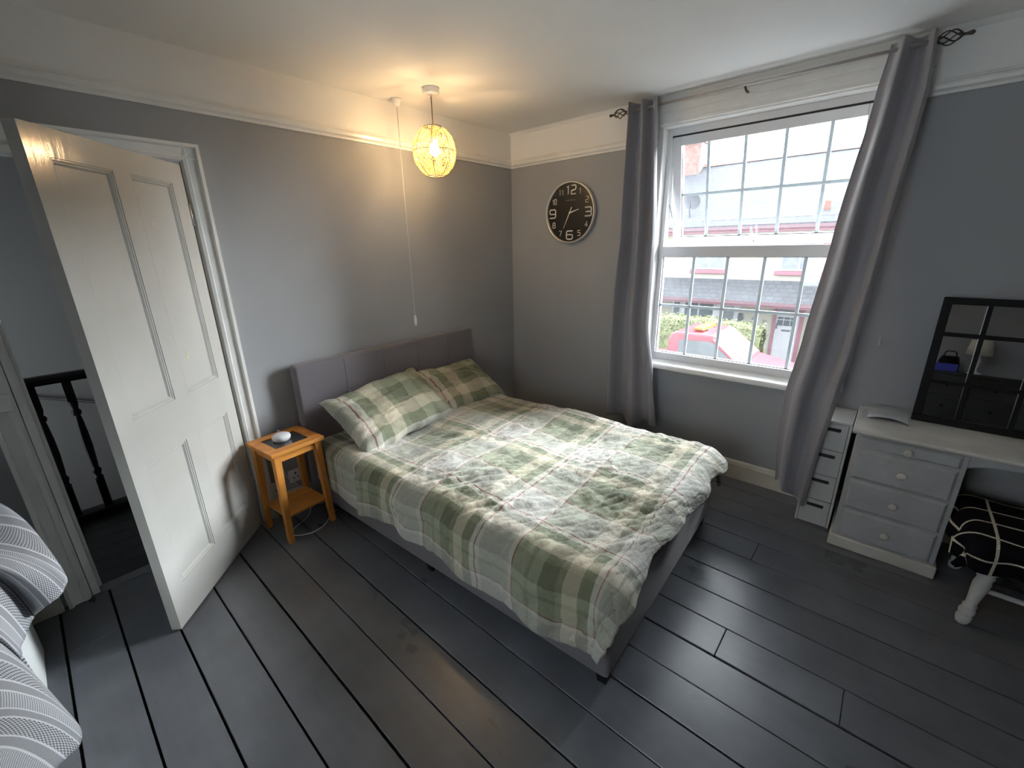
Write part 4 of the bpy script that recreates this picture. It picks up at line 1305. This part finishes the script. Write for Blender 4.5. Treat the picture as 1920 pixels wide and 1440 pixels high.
MB().lathe([(0.06, 0), (0.06, 0.012), (0.02, 0.03), (0.014, 0.06), (0.024, 0.10), (0.030, 0.14), (0.018, 0.19), (0.010, 0.22), (0.010, 0.25)], n=20).build('lamp_base', 'plastic', tl_, True)
q = N('linen_shade'); q.base((0.62, 0.58, 0.48, 1)).rough(0.9); M['linen'] = q.m
ls = MB(); n = 28
for r, z in ((0.105, 0.20), (0.080, 0.36), (0.078, 0.36), (0.103, 0.20)):
    for j in range(n):
        a = 2 * math.pi * j / n; ls.v.append((r * math.cos(a), r * math.sin(a), z))
for k in range(4):
    for j in range(n):
        j2 = (j + 1) % n; k2 = (k + 1) % 4
        ls.f.append((k * n + j, k * n + j2, k2 * n + j2, k2 * n + j))
ls.build('lamp_shade', 'linen', tl_, True)
bb = empty('blue_box', (-3.52, -3.22, 0.96), label='flat blue box reflected in the mirror', cat='box')
M['blue'] = paint('blue_card', (0.03, 0.04, 0.35, 1), 0.5, 0.05)
box('box_body', (-0.09, -0.10, 0), (0.09, 0.10, 0.055), 'blue', bb, 0.003)
box('box_lid', (-0.092, -0.102, 0.055), (0.092, 0.102, 0.08), 'blue', bb, 0.003)
tb = empty('tan_carton', (-3.58, -3.05, 0.96), label='tan cardboard carton reflected in the mirror', cat='box')
M['tan'] = paint('tan_card', (0.42, 0.24, 0.11, 1), 0.7, 0.1)
for a, b in (((-0.08, -0.065, 0), (0.08, 0.065, 0.006)), ((-0.08, -0.065, 0.006), (-0.074, 0.065, 0.09)), ((0.074, -0.065, 0.006), (0.08, 0.065, 0.09)), ((-0.074, -0.065, 0.006), (0.074, -0.059, 0.09)), ((-0.074, 0.059, 0.006), (0.074, 0.065, 0.09))):
    box('carton_side', a, b, 'tan', tb)
hbag = empty('black_bag', (-3.73, -3.27, 0.96), label='soft black bag reflected in the mirror', cat='bag')
def bagf(u, v):
    a = 2 * math.pi * u; z = 0.17 * v
    r = 0.095 * (1 - 0.35 * v ** 2) * (1 + 0.12 * noise.noise(Vector((math.cos(a) * 1.5, math.sin(a) * 1.5, v * 3))))
    return (0.7 * r * math.cos(a) * (1 if v < 0.98 else 0.3), r * math.sin(a), z)
MB().grid(bagf, 32, 14).build('bag_body', 'black', hbag, True, fix=False)
MB().tube(bez([(0, -0.05, 0.16), (0, -0.035, 0.215), (0, 0.035, 0.215), (0, 0.05, 0.16)]), 0.006, 8).build('bag_handle', 'black', hbag, True)

# small marks on the window wall
box('wall_hook', (-0.012, -2.663, 1.04), (0.0, -2.659, 1.085), 'steel')
tag(bpy.data.objects['wall_hook'], 'thin bright picture pin on the grey wall by the curtain', 'picture hook')

# ================================================================== OUTSIDE
GZ = -2.66
M['asphalt'] = paint('grey_asphalt', (0.20, 0.20, 0.20, 1), 0.9, 0.15, 2, 0.2, 40)
M['render'] = paint('cream_render', (0.200, 0.190, 0.155, 1), 0.85, 0.04, 1.2, 0.15, 20)
M['maroon'] = paint('maroon_paint', (0.125, 0.045, 0.06, 1), 0.5, 0.1, 4)
M['whitep'] = paint('exterior_white', (0.210, 0.210, 0.220, 1), 0.5, 0.04, 3)
M['dkglass'] = paint('dark_window_glass', (0.060, 0.069, 0.075, 1), 0.12, 0.2, 1.5)
M['lace'] = paint('lace_curtain_glass', (0.085, 0.095, 0.110, 1), 0.3, 0.2, 6)
M['brick'] = paint('red_brick_chimney', (0.13, 0.075, 0.065, 1), 0.9, 0.3, 9, 0.3, 20)
M['terra'] = paint('terracotta', (0.17, 0.085, 0.065, 1), 0.8, 0.15, 6)
M['gutter'] = paint('maroon_gutter', (0.075, 0.04, 0.048, 1), 0.5, 0.1, 6)
def m_slate(name, c, course, wide):
    q = N(name)
    v = q.coord('Object')
    bt = q.n('ShaderNodeTexBrick')
    bt.inputs['Scale'].default_value = 1.0
    bt.inputs['Brick Width'].default_value = wide; bt.inputs['Row Height'].default_value = course
    bt.inputs['Mortar Size'].default_value = course * 0.10; bt.inputs['Bias'].default_value = 0.0
    bt.inputs['Color1'].default_value = vary(c, 0.8); bt.inputs['Color2'].default_value = vary(c, 1.2); bt.inputs['Mortar'].default_value = vary(c, 0.45)
    sw = q.n('ShaderNodeSeparateXYZ'); cm = q.n('ShaderNodeCombineXYZ')
    q.l(v, sw.inputs[0]); q.l(sw.outputs[1], cm.inputs[0])
    q.l(q.math('MULTIPLY', sw.outputs[2], 1.7), cm.inputs[1])
    q.l(cm.outputs[0], bt.inputs['Vector'])
    f = q.noise(v, 1.6, 6)
    q.base(q.mix(0.35, bt.outputs[0], q.ramp(f, [(0.3, vary(c, 0.7)), (0.7, vary(c, 1.5))]))).rough(0.65)
    q.bump(bt.outputs['Fac'], -0.4, 0.02)
    return q.m
M['slate'] = m_slate('grey_slate_roof', (0.034, 0.037, 0.045, 1), 0.30, 0.34)
M['slate2'] = m_slate('grey_porch_slates', (0.044, 0.046, 0.052, 1), 0.20, 0.26)

road = tag(box('ground_street', (0.2, -30, GZ - 0.2), (60, 40, GZ), 'asphalt'), label='street and pavement outside', kind='structure')
box('pavement_kerb', (9.4, -28, GZ), (10.9, 38, GZ + 0.10), paint('pale_paving', (0.42, 0.41, 0.39, 1), 0.9, 0.1, 3), road, 0.02)
X = 15.0
hs = empty('terraced_house', (X, 1.8, GZ), label='cream rendered terraced house across the street', cat='house')
def hb_(name, a, b, mat, parent=hs, bevel=0.0):
    return MB().box((a[0] - X, a[1] - 1.8, a[2] - GZ), (b[0] - X, b[1] - 1.8, b[2] - GZ)).build(name, mat, parent, bevel=bevel)
hb_('wall', (X, -14, GZ), (X + 8, 18, 2.45), 'render')
def hprism(name, poly, axis, a, b, mat, parent=hs):
    off = {'x': (1.8, GZ), 'y': (X, GZ), 'z': (X, 1.8)}[axis]
    o3 = {'x': X, 'y': 1.8, 'z': GZ}[axis]
    return MB().prism([(p[0] - off[0], p[1] - off[1]) for p in poly], axis, a - o3, b - o3).build(name, mat, parent)
rf = hprism('main_roof', [(X - 0.35, 2.20), (X + 4.0, 4.93), (X + 8.4, 2.2), (X + 8.4, 2.08), (X + 4, 4.80), (X - 0.35, 2.08)], 'y', -14.3, 18.3, 'slate')
hprism('ridge_tiles', [(X + 3.86, 4.88), (X + 4.0, 5.02), (X + 4.14, 4.88)], 'y', -14.3, 18.3, 'terra', rf)
hb_('gutter', (X - 0.45, -14.3, 2.04), (X - 0.33, 18.3, 2.15), 'gutter')
hb_('fascia', (X - 0.33, -14.3, 1.94), (X, 18.3, 2.08), 'maroon')
cs = hb_('chimney', (X + 3.4, 4.92, 4.2), (X + 4.6, 5.95, 5.85), 'brick')
hb_('chimney_cap', (X + 3.3, 4.84, 5.85), (X + 4.7, 6.03, 6.0), 'brick', cs)
for y in (5.15, 5.43, 5.71):
    MB().lathe([(0.11, 0), (0.10, 0.35), (0.13, 0.38), (0.13, 0.42)], (4.0, y - 1.8, 6.0 - GZ), n=14).build('chimney_pot', 'terra', cs, True)
MB().lathe([(0.085, 0), (0.085, 0.42), (0.10, 0.44)], (0.30, -0.49 - 1.8, 2.42 - GZ), n=12).build('vent_pipe', 'terra', rf, True)
# satellite dish on the roof
dish = MB()
for k in range(6):
    r = 0.36 * k / 5
    for j in range(20):
        a = 2 * math.pi * j / 20
        dish.v.append((0.10 * (r / 0.36) ** 2 * -1, r * math.cos(a), r * math.sin(a)))
for k in range(5):
    for j in range(20):
        j2 = (j + 1) % 20
        dish.f.append((k * 20 + j, k * 20 + j2, (k + 1) * 20 + j2, (k + 1) * 20 + j))
dish.tube([(0.02, 0, 0), (0.10, 0, -0.25), (0.10, 0, -0.75)], 0.025, 6).tube([(0, 0, -0.3), (-0.32, 0.1, -0.05)], 0.014, 5)
do = dish.build('satellite_dish', paint('dish_grey', (0.022, 0.024, 0.03, 1), 0.7), hs, True)
do.location = (0.35, 4.05 - 1.8, 3.15 - GZ); do.rotation_euler = (0, R(20), R(38))
# upper windows
def upwin(y0, y1, z0, z1):
    w = hb_('upper_window', (X - 0.03, y0, z0), (X + 0.05, y1, z1), 'whitep')
    n = 2; t = 0.07; step = (y1 - y0 - t) / n
    for k in range(n):
        hb_('pane', (X - 0.045, y0 + t + k * step, z0 + t), (X - 0.031, y0 + (k + 1) * step, z1 - t), 'lace', w)
    hb_('window_sill', (X - 0.12, y0 - 0.12, z0 - 0.16), (X, y1 + 0.12, z0 - 0.01), 'maroon', w, 0.02)
upwin(2.36, 3.52, 0.62, 1.75)
upwin(-0.60, 0.55, 0.62, 1.75)
upwin(5.6, 6.8, 0.62, 1.75)
upwin(-5.0, -3.8, 0.62, 1.75)
hb_('pilaster_band', (X - 0.02, -0.95, 0.3), (X, -0.55, 1.9), 'maroon')
# lean-to porch roof along the front
hprism('porch_roof', [(X - 1.25, -0.36), (X, 0.27), (X, 0.19), (X - 1.25, -0.44)], 'y', -14, 18, 'slate2')
hb_('porch_gutter', (X - 1.33, -14, -0.47), (X - 1.22, 18, -0.37), 'gutter')
hb_('porch_fascia', (X - 1.22, -14, -0.55), (X - 1.15, 18, -0.40), 'maroon')
# bay window: square front with angled sides
bay = empty('bay_window', (0, 0, 0)); bay.parent = hs
bp = [(X, 4.25), (X - 0.62, 3.62), (X - 0.62, 2.28), (X, 1.62)]
hprism('bay_wall', bp, 'z', GZ, -1.36, 'render', bay)
hprism('bay_frame', bp, 'z', -1.36, -0.46, 'whitep', bay)
def bay_pane(p, q_, z0, z1):
    p, q_ = Vector((*p, 0)), Vector((*q_, 0)); d = (q_ - p).normalized(); nn = Vector((-d.y, d.x, 0))
    if nn.x > 0:
        nn = -nn
    off = Vector((X, 1.8, GZ)); m = MB()
    P = [p + nn * 0.003, q_ + nn * 0.003, q_ + nn * 0.014, p + nn * 0.014]
    m.hexa([v - off + Vector((0, 0, z0)) for v in P] + [v - off + Vector((0, 0, z1)) for v in P])
    m.build('pane', 'dkglass', bay)
for ya, yb2 in ((2.42, 2.92), (2.99, 3.48)):
    bay_pane((X - 0.62, ya), (X - 0.62, yb2), -1.26, -0.82); bay_pane((X - 0.62, ya), (X - 0.62, yb2), -0.78, -0.56)
bay_pane((X - 0.50, 3.74), (X - 0.16, 4.09), -1.26, -0.82); bay_pane((X - 0.50, 3.74), (X - 0.16, 4.09), -0.78, -0.56)
bay_pane((X - 0.50, 2.15), (X - 0.16, 1.79), -1.26, -0.82); bay_pane((X - 0.50, 2.15), (X - 0.16, 1.79), -0.78, -0.56)
# oval plaque, door number, bell
MB().lathe([(0.15, 0), (0.15, -0.03), (0.13, -0.04)], (0, 1.59 - 1.8, -1.12 - GZ), 'x', 24).build('oval_plaque', 'dkglass', hs)
for y, z in ((1.15, -1.15), (1.10, -1.06)):
    MB().lathe([(0.035, 0), (0.03, -0.02)], (0, y - 1.8, z - GZ), 'x', 10).build('door_bell', 'dkglass', hs)
text_mesh('house_number', '21', 0.17, 'dkglass', hs, (-0.012, 0.74 - 1.8, -1.22 - GZ), TR, 0.006)
fd = hb_('front_door', (X - 0.06, -0.34, -2.62), (X - 0.01, 0.36, -0.86), 'whitep')
hb_('door_surround', (X - 0.09, 0.36, -2.64), (X - 0.0, 0.46, -0.60), 'maroon', fd)
hb_('door_surround', (X - 0.09, -0.46, -2.64), (X - 0.0, -0.34, -0.60), 'maroon', fd)
hb_('door_head', (X - 0.09, -0.34, -0.86), (X - 0.0, 0.36, -0.78), 'maroon', fd)
hb_('fanlight', (X - 0.05, -0.34, -0.78), (X - 0.02, 0.36, -0.58), 'lace', fd)
for k in range(3):
    for z0, z1 in ((-1.30, -1.10), (-1.07, -0.99)):
        hb_('door_light', (X - 0.066, -0.27 + k * 0.205, z0), (X - 0.058, -0.09 + k * 0.205, z1), 'dkglass', fd)
hb_('letter_plate', (X - 0.072, -0.13, -1.50), (X - 0.06, 0.15, -1.44), 'dkglass', fd)
hb_('door_handle', (X - 0.10, 0.29, -1.42), (X - 0.06, 0.33, -1.22), 'dkglass', fd)
hb_('door_step', (X - 0.45, -0.5, GZ), (X, 0.5, GZ + 0.10), 'asphalt')

# hedge: leafy mass of its own depth
hg = empty('garden_hedge', (11.5, 2.6, GZ), label='clipped green hedge in front of the house across the street', cat='hedge')
q = N('hedge_leaves')
v = q.coord('Object'); f = q.noise(v, 5, 4); oi = q.noise(v, 40, 1)
q.base(q.mix(0.5, q.ramp(f, [(0.3, (0.04, 0.055, 0.015, 1)), (0.7, (0.11, 0.12, 0.04, 1))]), q.ramp(oi, [(0.35, (0.025, 0.035, 0.01, 1)), (0.65, (0.13, 0.135, 0.05, 1))]))).rough(0.6)
M['hedge'] = q.m
rnd = random.Random(3)
HXh, HYh, HZh = 0.55, 2.55, 1.86
def hedge_s(u, v):
    # outer shell: angle around the length axis
    a = math.pi * (u * 1.0)
    cx = math.copysign(abs(math.cos(a)) ** 0.35, math.cos(a)); cz = abs(math.sin(a)) ** 0.35
    y = lerp(-HYh, HYh, v)
    e = 1 - 0.3 * abs(v * 2 - 1) ** 10
    p = Vector((-HXh * cx * e, y, HZh * cz * (0.93 + 0.07 * e)))
    n_ = noise.noise(p * 1.6) * 0.09 + noise.noise(p * 5) * 0.05
    return p * (1 + n_ * 0.35) + Vector((n_ * 0.4, 0, n_ * 0.5))
MB().grid(hedge_s, 40, 90).build('hedge_core', 'hedge', hg, False, fix=False)
lv = MB()
for k in range(7000):
    u = rnd.random(); v_ = rnd.random()
    p = Vector(hedge_s(u, v_)) + Vector((rnd.gauss(0, 0.03), rnd.gauss(0, 0.03), rnd.gauss(0, 0.03)))
    a = Vector((rnd.gauss(0, 1), rnd.gauss(0, 1), rnd.gauss(0, 1))).normalized(); b = a.orthogonal().normalized()
    s1, s2 = rnd.uniform(0.035, 0.06), rnd.uniform(0.018, 0.03)
    lv.quad(p - a * s1, p - b * s2, p + a * s1, p + b * s2)
tag(lv.build('leaves', 'hedge', hg, fix=False), kind='stuff')

# red pickup with an amber beacon, parked on the near side of the street
car = empty('red_pickup', (7.9, 0.28, GZ - 0.0), label='red pickup cab with an amber roof beacon parked outside', cat='pickup truck')
M['red'] = paint('red_car_paint', (0.125, 0.010, 0.020, 1), 0.3, 0.04, 3)
M['carwin'] = paint('car_glass', (0.035, 0.04, 0.045, 1), 0.25, 0.2, 2)
def cpr(name, poly, x0, x1, mat, bevel=0.0, parent=car):
    m = MB().prism([(p[0] - 0.2, p[1] - GZ) for p in poly], 'x', x0 - 7.7, x1 - 7.7)
    return m.build(name, mat, parent, bevel=bevel)
cpr('cab', [(1.20, -1.55), (1.20, -0.62), (1.14, -0.47), (1.00, -0.42), (0.20, -0.42), (0.08, -0.47), (-0.55, -0.98), (-0.60, -1.55)], 7.0, 8.55, 'red', 0.05)
cpr('bonnet', [(-0.50, -1.60), (-0.50, -0.98), (-1.45, -1.20), (-1.62, -1.32), (-1.66, -1.60)], 7.0, 8.55, 'red', 0.06)
cpr('lower_body', [(3.1, -2.15), (3.1, -1.50), (-1.70, -1.50), (-1.72, -2.15)], 6.98, 8.57, 'red', 0.05)
cpr('load_bed', [(3.12, -1.52), (3.12, -1.25), (1.25, -1.25), (1.25, -1.52)], 7.0, 8.55, 'red', 0.03)
cpr('side_window', [(0.93, -1.02), (0.93, -0.60), (0.18, -0.57), (-0.33, -0.98), (-0.33, -1.02)], 6.985, 7.0, 'carwin')
cpr('windscreen_pillar', [(0.16, -0.50), (0.08, -0.50), (-0.52, -0.98), (-0.42, -0.99)], 6.975, 6.995, 'whitep')
ws = MB(); n0 = Vector((0, -0.63, 0.78)).normalized() * 0.008
q0 = [Vector((7.10, 0.06, -0.50)), Vector((8.45, 0.06, -0.50)), Vector((8.42, -0.50, -0.955)), Vector((7.13, -0.50, -0.955))]
off = Vector((7.7, 0.2, GZ))
ws.hexa([p - off + n0 * 0.2 for p in q0] + [p - off + n0 * 2.2 for p in q0])
ws.build('windscreen', 'carwin', car)
bc = MB().box((7.55 - 7.7, 0.45 - 0.2, -0.42 - GZ), (8.0 - 7.7, 0.75 - 0.2, -0.40 - GZ)).build('beacon_base', 'seal', car)
cpr('beacon_lens', [(0.47, -0.40), (0.50, -0.32), (0.70, -0.32), (0.73, -0.40)], 7.30, 8.25, paint('amber_lens', (0.33, 0.065, 0.004, 1), 0.3), 0.02)
for y in (-1.0, 2.2):
    for x in (6.98, 8.35):
        w = MB().lathe([(0.30, 0), (0.34, 0.03), (0.34, 0.19), (0.30, 0.22)], (x - 7.7, y - 0.2, 0.34), 'x', 20).build('wheel', 'seal', car)
        MB().lathe([(0.19, -0.012), (0.17, 0.004), (0.05, -0.01)], (x - 7.7, y - 0.2, 0.34), 'x', 14).build('hub_cap', 'steel', w)
